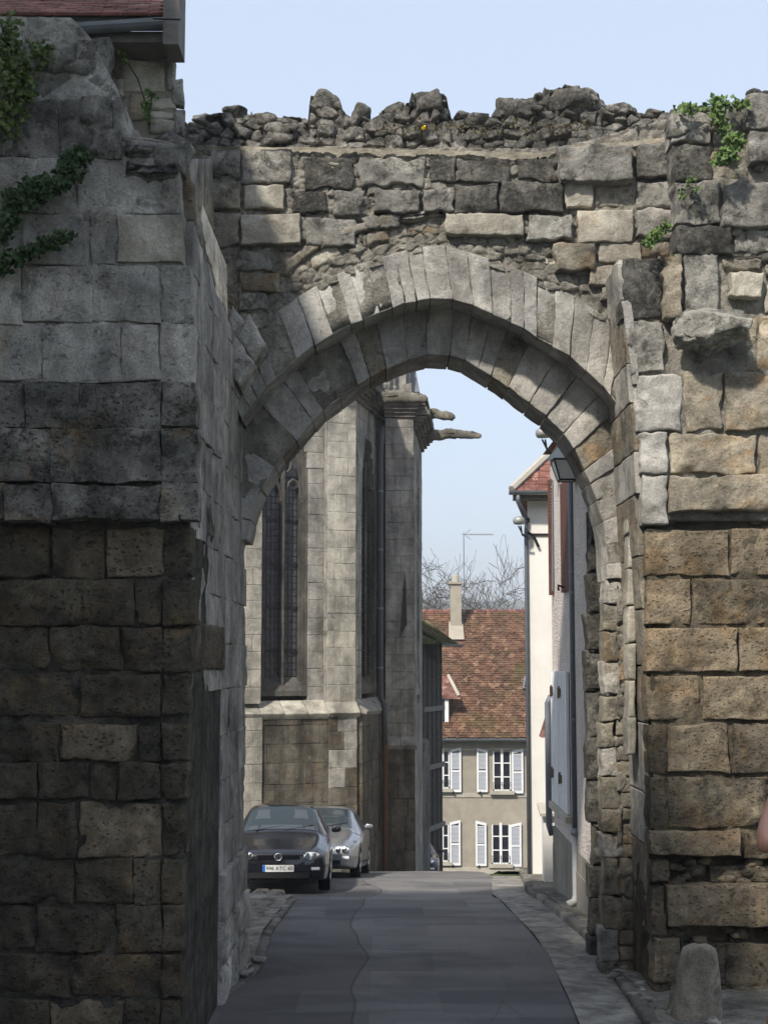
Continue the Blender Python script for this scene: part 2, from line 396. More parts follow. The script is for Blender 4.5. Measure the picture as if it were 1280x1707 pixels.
def sheet(name, xl, xr, Y0, Y1, ny, nx, mat, dz, label, amp=.0, seed=1):
    Ys = np.linspace(Y0, Y1, ny + 1)
    def fn(u, v):
        Y = Y0 + (Y1 - Y0) * u; a = xl(Y); b = xr(Y); X = a + (b - a) * v
        Z = gz(Y) + dz + amp * fbm(np.stack([X * .9, Y * .9, X * 0], 1), seed, 3) + amp * .3 * fbm(np.stack([X * 6, Y * 6, X * 0], 1), seed, 2)
        return np.stack([X, Y, Z], 1)
    p, f = grid(fn, ny, nx)
    f = f[:, ::-1]
    o = mesh(name, p, f, mat); tag(o, label, kind='structure'); return o
cst = lambda k: (lambda Y: np.full_like(np.asarray(Y, float), k))
# wide ground out to the horizon
Yg = np.array([-200, -100, -60, -30, 0, 6, 10, 13.4, 16, 19, 23, 27, 31, 35, 42, 53, 70, 100, 200, 400, 900, 1500.])
Xg = np.array([-1200, -400, -100, -30, -10, -4, 0, 4, 10, 30, 100, 400, 1200.])
vv = []; ff = []
for yy in Yg:
    for xx in Xg:
        vv.append((xx, yy, float(np.interp(yy, GP[:, 0], GP[:, 1])) - .05 - (0.0 if abs(xx) < 5 else .1)))
nX = len(Xg)
for i in range(len(Yg) - 1):
    for j in range(nX - 1):
        ff.append((i*nX+j, i*nX+j+1, (i+1)*nX+j+1, (i+1)*nX+j))
tag(mesh('ground', vv, ff, M['earth'], smooth=False), 'rough ground under and around the street', kind='structure')
sheet('road', road_l, road_r, -40, 62, 420, 26, M['asphalt'], 0.0, 'patched grey asphalt lane running down through the gateway', .028)
sheet('pavement', lambda Y: road_r(Y) + .4, lambda Y: road_r(Y) + 5, 34, 62, 60, 30, M['pave'], .03, 'paved margin of the lane below the white house', .03, 9)
# pavements (raised)
sheet('pavement', lambda Y: road_l(Y) - 6, lambda Y: road_l(Y) - .10, 16.2, 25.3, 60, 40, M['pave'], .07, 'worn stone pavement beyond the left pier of the gateway', .05, 4)
sheet('pavement', lambda Y: road_l(Y) - 5, lambda Y: road_l(Y) - .10, 8, 16.2, 60, 30, M['pave'], .05, 'rough strip at the foot of the left tower', .06, 14)
sheet('pavement', lambda Y: np.interp(Y, [26, 31, 40, 60], [-6, -5, -4, -4]), lambda Y: np.interp(Y, [25.3, 28, 33, 40, 60], [-1.4, -3.2, -1.2, 0.2, 1.0]), 25.3, 60, 60, 30, M['pave'], .02, 'dusty paved edge below the church wall', .02, 5)
sheet('gutter', lambda Y: road_r(Y) + .0, lambda Y: road_r(Y) + .58 , 8, 30, 120, 6, M['gutter_pave'], .012, 'pale concrete gutter strip along the right of the lane', .012, 6)
sheet('pavement', lambda Y: road_r(Y) + .68, lambda Y: road_r(Y) + 5, 8, 18.3, 90, 40, M['pave'], .07, 'rough stone pavement at the foot of the right wall', .07, 7)
sheet('pavement', lambda Y: road_r(Y) + .68, lambda Y: road_r(Y) + 5, 18.3, 34, 90, 30, M['pave'], .11, 'raised pavement under the roughcast house', .03, 8)
kr = root('kerb', (road_r(16.0) + .47, 16, gz(16.0)), 'line of worn kerb stones along the right side of the lane', 'kerb')
Y = 11.5
while Y < 30:
    L = RNG.uniform(.55, 1.0); a, b = Y + .01, Y + L - .01
    xa, xb = float(road_r(a)) + .58, float(road_r(b)) + .58; h = .10 if Y > 17 else .085
    c = [(xa, a, gz(a)+h), (xb, b, gz(b)+h), (xb+.14, b, gz(b)+h+.01), (xa+.14, a, gz(a)+h+.01)]
    stone(kr, c, (0, 0, 1), M['kerb'], depth=.18, rough=.014, r=.03, cell=.06, jit=.025, maxn=14); Y += L
kl = root('kerb', (road_l(18.0) - .05, 18, gz(18.0)), 'line of broken kerb stones curving along the left side of the lane', 'kerb')
Y = 11.5
while Y < 24.6:
    L = RNG.uniform(.35, .7); a, b = Y + .012, Y + L - .012
    xa, xb = float(road_l(a)) , float(road_l(b)); h = .045
    c = [(xa-.2, a, gz(a)+h), (xb-.2, b, gz(b)+h), (xb, b, gz(b)+h-.015), (xa, a, gz(a)+h-.015)]
    stone(kl, c[::-1], (0, 0, 1), M['kerb'], depth=.18, rough=.012, r=.02, cell=.05, jit=.03, maxn=14); Y += L
# cobbles of the left pavement beyond the gate and by the pier
cb = root('cobble_strip', (-2.2, 20, gz(20.)), 'patch of uneven cobbles in the left pavement just past the pier', 'paving')
n = 0
for Y in np.arange(16.9, 24.8, .24):
    for X in np.arange(-3.2, -1.65, .26):
        if n >= 290: break
        x = X + RNG.uniform(-.03, .03); y = Y + RNG.uniform(-.03, .03); n += 1
        z = float(gz(y)) + .06 + RNG.uniform(0, .015)
        w = RNG.uniform(.2, .235); l = RNG.uniform(.18, .215)
        c = [(x, y, z), (x + w, y, z), (x + w, y + l, z), (x, y + l, z)]
        stone(cb, c, (0, 0, 1), M['pave'], depth=.08, rough=.012, r=.035, cell=.09, jit=.02, maxn=3, bulge=.02, name='cobble')

# ================================================================== LEFT TOWER
TY = 12.0
tower = root('gate_tower', (-3, 13.5, gz(12.)), 'tall dark masonry tower of the gateway filling the left edge', 'tower')
def fnc(Yp, x0f, x1f, yt, yb, amp, seed):
    def fn(u, v):
        y = yt + (yb - yt) * (1 - v)
        x0 = np.interp(y, *x0f) if not np.isscalar(x0f) else x0f + 0 * y
        x1 = np.interp(y, *x1f) if not np.isscalar(x1f) else x1f + 0 * y
        x = x0 + (x1 - x0) * u
        uu = (x - CX) / F; vvv = (CY - y) / F; b = cos(PITCH) - vvv * sin(PITCH); cz = sin(PITCH) + vvv * cos(PITCH)
        p = np.stack([uu * Yp / b, Yp + 0 * x, cz * Yp / b], 1)
        p[:, 1] -= relief(p)
        p[:, 1] += amp * fbm(p * 3.1, seed, 4, .6) * 1.5 + amp * .5 * fbm(p * 13, seed + 3, 2)
        return p
    return fn
# rubble cores
TXR = ([28, 60, 150, 225, 240, 850, 1800], [118, 150, 196, 215, 298, 314, 302])
v, f = solid(fnc(TY + .022, -200, TXR, 28, 640, .038, 3), 130, 120, (0, 4.3, 0))
mesh('wall_core', v, f, M['tower'], tower)
v, f = solid(fnc(TY + .015, -200, TXR, 636, 866, .045, 3), 130, 60, (0, 4.25, 0))
mesh('wall_core', v, f, M['tower_mid'], tower)
v, f = solid(fnc(TY + .06, -200, TXR, 862, 1800, .042, 3), 130, 170, (0, 4.2, 0))
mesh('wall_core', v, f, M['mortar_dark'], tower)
rows = [ # y0,y1,[joints],mats,proud
 (62, 165, [-60, 55, 128, 180], 'grey', -.05), (165, 262, [-60, 8, 100, 190, 206], 'grey', 0), (262, 355, [-60, 62, 132, 200, 300], 'tower', 0),
 (355, 442, [-60, 38, 150, 196, 306], 'tower', 0), (442, 540, [-60, 36, 153, 268, 320], 'tower', .02), (540, 637, [-60, 72, 204, 266, 322], 'tower', 0),
 (637, 714, [-60, 44, 132, 268, 326], 'rough', .05), (714, 806, [-60, -5, 84, 270, 328], 'rough', .10), (806, 868, [-60, 6, 84, 268, 300, 332], 'rough', .17),
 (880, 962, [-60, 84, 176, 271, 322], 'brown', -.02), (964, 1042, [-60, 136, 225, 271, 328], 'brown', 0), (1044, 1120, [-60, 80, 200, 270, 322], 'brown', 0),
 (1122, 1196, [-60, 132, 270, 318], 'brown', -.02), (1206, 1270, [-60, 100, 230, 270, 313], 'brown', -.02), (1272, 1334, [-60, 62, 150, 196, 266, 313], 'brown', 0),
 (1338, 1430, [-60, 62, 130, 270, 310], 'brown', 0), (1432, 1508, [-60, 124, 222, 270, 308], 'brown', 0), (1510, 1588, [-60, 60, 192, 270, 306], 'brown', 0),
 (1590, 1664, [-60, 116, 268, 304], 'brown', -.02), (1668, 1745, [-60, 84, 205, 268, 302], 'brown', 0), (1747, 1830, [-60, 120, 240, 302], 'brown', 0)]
for (y0, y1, xs, m, pr) in rows:
    for a, b in zip(xs[:-1], xs[1:]):
        mm = m if m != 'rough' else 'tower_mid'
        if (y0, a) == (355, 196): mm = 'pale'
        if (y0, a) in ((880, 176), (1338, 130), (1206, 100), (1668, 84)): mm = 'ochre'
        yb = y1 + (RNG.uniform(-3, 3)); rg = {'brown': .042, 'rough': .055}.get(m, .02)
        if y0 in (442, 540) and a < 200: rg = .010
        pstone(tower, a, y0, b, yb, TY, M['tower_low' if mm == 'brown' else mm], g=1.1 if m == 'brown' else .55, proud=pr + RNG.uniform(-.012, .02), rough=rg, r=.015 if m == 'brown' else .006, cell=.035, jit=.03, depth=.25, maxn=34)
# broken crown of the tower
for i in range(26):
    t = i / 25; x = np.interp(t, [0, .3, .6, .8, 1], [-30, 118, 170, 205, 300]); y = np.interp(t, [0, .3, .6, .8, 1], [48, 70, 150, 235, 246])
    c = P(x + RNG.uniform(-14, 6), y + RNG.uniform(0, 26), TY + .12 + RNG.uniform(0, .5)); s = RNG.uniform(.09, .2)
    v, f = blob(c, (s * 1.3, s, s * .8), i + 40, 2, .35); mesh('stone', v, f, M['grey' if i % 3 else 'dark'], tower)
for (x0, y0, x1, y1) in ((60, 68, 128, 118), (128, 150, 186, 205), (150, 210, 205, 262), (205, 228, 262, 268), (255, 232, 312, 285), (206, 262, 300, 300)):
    pstone(tower, x0, y0, x1, y1, TY, M['grey'], proud=.04, rough=.05, r=.06, jit=.06)

# flank of the tower (faces the lane)
def flank_x(Y, z):
    lo = np.interp(Y, [12, 16.6], [-1.655, -1.61]); hi = np.interp(Y, [12, 16.6], [-1.66, -1.98])
    t = np.clip((z - 3.5) / .6, 0, 1); return lo * (1 - t) + hi * t
pf = []
def fl(u, v):
    Y = 12.3 + 4.5 * u; z = -3.8 + (3.8 + .357 * Y) * v
    x = flank_x(Y, z) - .02 - .8 * (np.clip((-.05 - z) / .06, 0, 1) * np.clip((14.6 - Y) / .05, 0, 1)) + .04 * fbm(np.stack([Y*2, z*2, z*0], 1), 5, 3)
    return np.stack([x, Y, z], 1)
v, f = solid(fl, 60, 110, (-1.2, 0, 0)); mesh('wall_core', v, f, M['flank'], tower)
zc = [-4.0]
z = -3.93
k = 0
while z < 5.35:
    h = .455 + RNG.uniform(-.02, .02); z0, z1 = z, z + h; zm = (z0 + z1) / 2
    Y = 12.16; first = True
    while Y < 16.7:
        L = RNG.uniform(.35, .85)
        if first: L = RNG.uniform(.3, .6); first = False
        a, b = Y, min(Y + L, 16.85)
        set_back = 0
        niche = (z1 < -.05 and b < 14.6)
        if z1 < -.05 and a < 14.6 < b: b = 14.6
        if niche and a < 12.3: b = min(b, 12.3)
        if zm > 3.6 and zm < 5.4 or zm < -2.6: mm, rg, rr = M['jamb' if zm > 0 else 'tower'], .035, .04
        else: mm, rg, rr = M['flank'], .016, .006
        if z1 < -.05 and a >= 12.25 and a < 14.55: set_back = .8; mm = M['tower_low']  # niche shade put into the darker stone colour
        if z1 < .36 * (a + .2) and not (niche and a < 12.3):
            bul = .05 if zm < -2.4 and a > 14 else .0
            xo = -set_back + RNG.uniform(-.012, .012) + (.05 if zm < -2.2 else 0)
            c = [(flank_x(b, z0) + xo, b - .003, z0 + .002), (flank_x(a, z0) + xo, a + .002, z0 + .002), (flank_x(a, z1) + xo, a + .002, z1 - .003), (flank_x(b, z1) + xo, b - .003, z1 - .003)]
            c = [c[1], c[0], c[3], c[2]]
            if not (a < 12.3 and set_back == 0 and z1 > -.05 and b - a < .2):
                stone(tower, c, (1, 0, 0), mm, depth=.22, rough=rg, r=rr, cell=.06, jit=.02 if rg < .02 else .05, maxn=14, bulge=bul)
        Y = b
    z += h; k += 1
# lintel and head of the niche in the flank
stone(tower, [(-1.62, 12.3, -.10), (-1.60, 14.6, -.10), (-1.60, 14.6, .33), (-1.62, 12.3, .33)], (1, 0, 0), M['brown'], depth=.5, rough=.02, name='lintel')

# ================================================================== GATEWAY ARCH WALL
AY = 15.85
gate = root('gateway', (.6, 16.5, gz(16.5)), 'broken medieval gateway with a pointed stone arch over the lane', 'gateway')
Lo = [(404, 700), (416, 683), (448, 641), (496, 598), (522, 577), (575, 545), (628, 524), (676, 505), (719, 497), (740, 496), (772, 503), (809, 519), (873, 548), (952, 596), (1000, 638), (1036, 684), (1051, 712)]
Hi = [(352, 612), (372, 590), (398, 566), (448, 529), (495, 495), (549, 463), (600, 440), (650, 424), (697, 412), (740, 408), (804, 426), (878, 455), (931, 479), (984, 511), (1032, 548), (1062, 585), (1076, 610)]
Fi = [(413, 900), (418, 866), (432, 821), (469, 763), (506, 721), (543, 681), (597, 641), (639, 617), (687, 596), (730, 587), (772, 598), (841, 641), (905, 689), (947, 731), (979, 795), (1000, 848), (1010, 905), (1012, 965)]
Fo = [(360, 900), (362, 850), (372, 790), (390, 725), (428, 660), (480, 600), (540, 548), (600, 515), (665, 488), (732, 476), (790, 488), (870, 520), (950, 570), (1005, 620), (1050, 690), (1072, 780), (1078, 880), (1078, 965)]
def ring(parent, A, B, Yp, n, mat, depth, name='voussoir', seed=1, rough=.008, gap=.0022, r=.008, wv=.3, cuts=None, maxn=14, jit=.012):
    rr = random.Random(seed)
    if cuts is None:
        w = [rr.uniform(1 - wv, 1 + wv) for _ in range(n)]; cuts = np.r_[0, np.cumsum(w)] / sum(w)
    a = lerp_curve(A, cuts); b = lerp_curve(B, cuts)
    for i in range(len(cuts) - 1):
        def ins(p, q, t): return p + (q - p) * t
        g = gap * 5
        c = [ins(a[i], a[i+1], g), ins(a[i+1], a[i], g), ins(b[i+1], b[i], g), ins(b[i], b[i+1], g)]
        dy = rr.uniform(-.02, .02)
        w = [P(q[0], q[1], Yp + dy) for q in c]
        m = mat[rr.randrange(len(mat))] if isinstance(mat, list) else mat
        stone(parent, w, FRONT, m, depth=depth + dy, name=name, rough=rough, r=r, cell=.055, jit=jit, maxn=maxn)
ring(gate, Lo, Hi, AY, 28, M['arch'], .72, seed=4, wv=.38, rough=.012, jit=.02)
ring(gate, Fi, Fo, AY + .5, 30, [M['arch']] * 6 + [M['jamb']], .80, seed=9, rough=.013, wv=.35, jit=.018)
# bedding behind the two rings
def bed(A, B, Yp, depth, name, amp=.01):
    def fn(u, v):
        a = lerp_curve(A, u); b = lerp_curve(B, u); q = a + (b - a) * v[:, None]
        uu = (q[:, 0] - CX) / F; vw = (CY - q[:, 1]) / F; bb = cos(PITCH) - vw * sin(PITCH); cz = sin(PITCH) + vw * cos(PITCH)
        p = np.stack([uu * Yp / bb, Yp + 0 * uu, cz * Yp / bb], 1)
        p[:, 1] += amp * fbm(p * 6, 3, 3); return p
    v, f = solid(fn, 90, 4, (0, depth, 0)); mesh(name, v, f, M['mortar'], gate)
sh = lambda C, D, t: [(a[0] + (b[0]-a[0]) * t, a[1] + (b[1]-a[1]) * t) for a, b in zip(lerp_curve(C, np.linspace(0, 1, 30)), lerp_curve(D, np.linspace(0, 1, 30)))]
bed(sh(Lo, Hi, .03), Hi, AY + .012, .69, 'ring_bed'); bed(sh(Fi, Fo, .02), Fo, AY + .515, .76, 'ring_bed')
# thin rubble courses over the arch
hoodA = [(452, 500), (500, 462), (560, 428), (640, 402), (735, 388), (800, 400), (870, 428), (940, 452), (1000, 478)]
hoodB = [(440, 478), (490, 440), (555, 405), (635, 382), (730, 368), (805, 384), (880, 408), (948, 432), (1010, 462)]
ring(gate, hoodA, hoodB, AY + .02, 15, [M['jamb'], M['grey'], M['pale']], .25, name='stone', seed=12, rough=.035, r=.03, wv=.5, jit=.04)
hA = [(470, 460), (540, 412), (600, 384), (680, 366), (735, 358), (790, 366), (840, 384), (900, 398)]
hB = [(470, 440), (535, 394), (600, 366), (680, 352), (735, 346), (795, 352), (845, 368), (905, 380)]
ring(gate, hA, hB, AY - .04, 8, [M['grey'], M['jamb']], .3, name='stone', seed=15, rough=.035, r=.03, wv=.4, jit=.04)
# core of the wall above the arch
def core(u, v):
    x = 330 + (1140 - 330) * u
    hi = np.array(Hi); lo = np.interp(x, hi[:, 0], hi[:, 1]) + 14; lo = np.where(x < 400, 640, lo); top = np.interp(x, [330, 900, 960, 1140], [243, 247, 240, 190])
    y = lo + (top - lo) * v
    uu = (x - CX) / F; vw = (CY - y) / F; b = cos(PITCH) - vw * sin(PITCH); cz = sin(PITCH) + vw * cos(PITCH)
    Yp = AY + .012
    p = np.stack([uu * Yp / b, Yp + 0 * x, cz * Yp / b], 1)
    p[:, 1] -= relief(p)
    ch_, cg_ = cells(p * np.array([6.0, 3.0, 9.0]), 8); p[:, 1] += -.022 * ch_ + .03 * np.clip(1 - cg_ / .14, 0, 1)
    p[:, 1] += .030 * fbm(p * 3.3, 2, 4, .6) * 1.6 + .02 * fbm(p * 14, 3, 2)
    return p
v, f = solid(core, 300, 130, (0, 2.0, 0)); mesh('wall_core', v, f, M['mortar'], gate)
big = [ # x0,y0,x1,y1,mat,proud
 (352,240,402,292,'grey',.03),(403,245,488,306,'grey',.05),(506,262,592,316,'dark',.02),(596,262,709,309,'grey',.04),(714,262,760,303,'dark',.03),(760,262,850,304,'dark',.03),
 (864,262,928,300,'dark',.02),(930,238,1053,300,'grey',.16),(1062,236,1132,296,'dark',.10),
 (350,300,400,348,'jamb',.05),(404,308,476,348,'pale',.06),(486,318,544,354,'dark',.04),(556,316,604,360,'grey',.05),(624,312,702,356,'grey',.07),(704,310,756,352,'grey',.06),(758,307,830,354,'dark',.07),
 (834,300,940,352,'dark',.08),(942,302,990,346,'pale',.06),(994,306,1056,346,'pale',-.01),(1062,298,1132,345,'grey',.05),
 (350,352,400,412,'jamb',.03),(402,354,502,410,'pale',.07),(506,362,592,410,'grey',.05),(604,358,668,380,'grey',.04),(740,354,874,392,'pale',.10),(876,358,956,400,'grey',.10),
 (962,347,1056,404,'pale',.07),(1062,347,1130,396,'grey',.06),(1066,398,1118,428,'jamb',.02),
 (356,414,402,470,'jamb',.02),(392,414,455,452,'grey',.04),(402,452,468,486,'jamb',.03),(922,402,992,452,'jamb',.10),(998,402,1068,436,'pale',.04),(982,440,1026,474,'pale',.08),(350,474,400,520,'jamb',.02),(400,490,448,520,'grey',.02),
 (1000,478,1030,498,'jamb',.03),(350,524,392,575,'grey',.03)]
for (x0, y0, x1, y1, m, pr) in big:
    rub = m in ('grey', 'dark', 'jamb')
    pstone(gate, x0, y0, x1, y1, AY, M[m], g=1.5, proud=pr + RNG.uniform(-.01, .02), rough=.028 if rub else .02, r=.022 if rub else .012, cell=.036, jit=.05 if rub else .03, depth=.3)
# broken vault springers on the left
for i, q in enumerate([[(368,600),(398,642),(424,604),(392,560)], [(394,560),(424,602),(444,572),(416,522)], [(372,560),(392,586),(412,540),(388,510)]]):
    w = [P(x, y, 15.25 + .12 * i) for x, y in q]
    stone(gate, [w[0], w[1], w[2], w[3]], FRONT, M['tower'], depth=.6, rough=.03, r=.04, name='springer')
# pale mortar ledge along the top
def ledge(u, v):
    x = 322 + (1130 - 322) * u; yb = np.interp(x, [322, 500, 900, 960, 1050, 1130], [242, 246, 254, 244, 236, 226])
    t = v * 1.0
    uu = (x - CX) / F; vw = (CY - yb) / F; b = cos(PITCH) - vw * sin(PITCH); cz = sin(PITCH) + vw * cos(PITCH)
    Yp = AY - .06 + t * .75
    p = np.stack([uu * (AY - .06) / b, Yp, cz * (AY - .06) / b + t * .17], 1)
    p += (.03 * fbm(p * 4, 6, 4, .6))[:, None] * np.array([0, .8, 1.0]); return p
v, f = solid(ledge, 150, 10, (0, .25, -.12)); mesh('ledge', v, f, M['pale'], gate)
# parapet rubble behind the ledge
sky = [(300,182),(345,180),(372,178),(392,166),(414,166),(430,174),(470,180),(512,182),(516,142),(545,140),(566,152),(572,176),(584,182),(590,162),(606,162),(616,180),(628,176),(640,168),(660,158),(682,166),(688,144),(716,138),(745,144),(756,174),(790,180),(820,180),(830,158),(852,146),(880,150),(912,136),(940,132),(978,132),(1000,142),(1020,158),(1060,168),(1110,178),(1140,182)]
sk = np.array(sky, float)
PY = AY + .62
def par(u, v):
    x = 300 + 840 * u; top = np.interp(x, sk[:, 0], sk[:, 1]); bot = np.interp(x, [300, 900, 1000, 1140], [252, 262, 240, 220])
    y = bot + (top - bot) * v
    uu = (x - CX) / F; vw = (CY - y) / F; b = cos(PITCH) - vw * sin(PITCH); cz = sin(PITCH) + vw * cos(PITCH)
    Yp = PY + .25 * v
    p = np.stack([uu * PY / b, Yp, cz * PY / b], 1)
    ch_, cg_ = cells(p * np.array([5.0, 3.0, 6.5]) + .35 * np.stack([fbm(p * 3, 71, 2)] * 3, 1), 5)
    p[:, 1] += .14 * fbm(p * 2.2, 11, 3, .6) + .02 * fbm(p * 14, 12, 2) - .07 * ch_ + .08 * np.clip(1 - cg_ / .14, 0, 1); p[:, 2] += (.03 * fbm(p * 7, 13, 3) + .03 * ch_) * v
    return p
v, f = solid(par, 420, 60, (0, 1.1, 0)); mesh('parapet_core', v, f, M['parapet'], gate)
pl = [(392,182,24,16),(543,168,27,30),(560,195,30,22),(604,182,16,20),(660,180,22,20),(716,168,34,26),(640,200,26,20),(852,175,28,28),(940,166,54,34),(985,170,30,26),(500,205,20,16),(700,205,30,18),
      (806,192,18,10),(770,186,16,9),(900,190,28,26),(1040,182,30,16),(1085,190,26,14),(340,192,22,14),(440,192,24,14),(470,205,26,18),(590,222,26,16),(760,215,26,16),(840,215,30,18)]
for i, (x, y, rx, rz) in enumerate(pl):
    c = P(x, y + 8, PY + .34); s = (PY) / F
    v, f = blob(c, (rx * s, max(rx, rz) * s * .9, rz * s), 300 + i, 3, .3); mesh('stone', v, f, M['parapet'], gate)
for i in range(16):
    x = RNG.uniform(310, 1120); yt = float(np.interp(x, sk[:, 0], sk[:, 1])); y = RNG.uniform(yt + 6, 246 if x < 950 else 215); s = PY / F * RNG.uniform(9, 19); y = max(y, yt + 20)
    v, f = blob(P(x, y, PY + .10), (s * 1.4, s * .8, s * .8), 500 + i, 2, .4); mesh('stone', v, f, M['parapet'], gate)
# inner jamb of the opening, right side (front plane AY+.66)
y = 966; JY = AY + .5; i = 0
le = ([860, 905, 960, 1010, 1050, 1100, 1200, 1300, 1400, 1500, 1640], [1006, 1010, 1012, 1006, 1004, 1004, 1002, 1006, 1004, 1006, 1002])
while y < 1630:
    h = RNG.uniform(38, 66); x0 = float(np.interp(y + h / 2, *le)) + RNG.uniform(-5, 4); xm = x0 + RNG.uniform(24, 36)
    pstone(gate, x0, y, xm, y + h, JY, M['jamb' if i % 3 else 'tower'], proud=RNG.uniform(-.012, .015), g=.6, rough=.038, r=.022, cell=.04, jit=.04, depth=.35)
    hh = h * RNG.uniform(.4, .6)
    pstone(gate, xm, y, 1085, y + hh, JY, M['jamb'], proud=RNG.uniform(-.008, .01), g=.6, rough=.038, r=.02, cell=.04, jit=.04, depth=.6)
    pstone(gate, xm, y + hh, 1085, y + h, JY, M['jamb' if i % 2 else 'warm'], proud=RNG.uniform(-.01, .01), g=.6, rough=.038, r=.02, cell=.04, jit=.04, depth=.6)
    y += h; i += 1
def jc(u, v):
    y = 940 + (1660 - 940) * (1 - v); x = 1028 + (1085 - 1028) * u
    uu = (x - CX) / F; vw = (CY - y) / F; b = cos(PITCH) - vw * sin(PITCH); cz = sin(PITCH) + vw * cos(PITCH); Yp = JY + .02
    p = np.stack([uu * Yp / b, Yp + 0 * x, cz * Yp / b], 1); h_, g_ = cells(p * np.array([6, 3, 5.0]), 21)
    p[:, 1] += -.05 * h_ + .05 * np.clip(1 - g_ / .15, 0, 1) + .03 * fbm(p * 9, 3, 3); return p
v, f = solid(jc, 26, 240, (0, .8, 0)); mesh('wall_core', v, f, M['mortar'], gate)
# rear jamb under the vault, whose shade is put into the dark stone colour
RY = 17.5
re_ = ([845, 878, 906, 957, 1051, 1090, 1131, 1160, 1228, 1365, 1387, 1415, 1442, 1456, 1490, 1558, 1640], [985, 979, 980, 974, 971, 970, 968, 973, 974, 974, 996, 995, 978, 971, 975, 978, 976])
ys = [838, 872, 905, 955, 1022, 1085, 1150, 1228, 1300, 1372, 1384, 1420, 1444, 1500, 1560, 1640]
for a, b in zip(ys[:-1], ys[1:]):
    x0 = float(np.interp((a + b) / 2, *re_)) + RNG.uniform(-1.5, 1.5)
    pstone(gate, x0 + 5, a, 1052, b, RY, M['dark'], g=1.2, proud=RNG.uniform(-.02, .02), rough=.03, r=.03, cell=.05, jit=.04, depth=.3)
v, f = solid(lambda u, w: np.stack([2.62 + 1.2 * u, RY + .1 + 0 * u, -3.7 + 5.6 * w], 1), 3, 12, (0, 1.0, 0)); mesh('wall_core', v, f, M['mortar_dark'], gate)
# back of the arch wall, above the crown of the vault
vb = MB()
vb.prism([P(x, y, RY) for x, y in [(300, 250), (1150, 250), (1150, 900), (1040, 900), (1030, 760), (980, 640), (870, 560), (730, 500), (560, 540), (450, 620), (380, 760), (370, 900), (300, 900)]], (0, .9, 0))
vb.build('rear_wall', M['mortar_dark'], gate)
mb = MB().box((-3.2, 16.6, -4), (-1.86, 18.2, 1.5)); mb.build('rear_pier', M['flank'], gate)

# ================================================================== RIGHT WALL
WY = 15.0
wall = root('town_wall', (3.6, 15.3, gz(15.)), 'massive ochre block wall at the right of the gateway, rubble above', 'wall')
ec = ([150, 430, 434, 540, 700, 880, 1040, 1290, 1640, 1800], [1165, 1165, 1040, 1052, 1062, 1068, 1072, 1080, 1084, 1086])
v, f = solid(fnc(WY + .018, (ec[0], [e + 8 for e in ec[1]]), 1420, 186, 868, .05, 8), 110, 110, (0, 2.6, 0))
mesh('wall_core', v, f, M['mortar'], wall)
def low(u, v):
    p = fnc(WY + .028, (ec[0], [e + 8 for e in ec[1]]), 1420, 855, 1760, .045, 9)(u, v)
    p[:, 1] += .20 * np.clip((PZ(1420, WY) - p[:, 2]) / .12, 0, 1) + .10 * np.clip((p[:, 2] - PZ(884, WY)) / .04, 0, 1) + .05 * np.clip((PZ(1420, WY) - p[:, 2]) / .1, 0, 1) * fbm(p * 6, 77, 3)
    return p
v, f = solid(low, 110, 150, (0, 2.4, 0)); mesh('wall_core', v, f, M['mortar_brown'], wall)
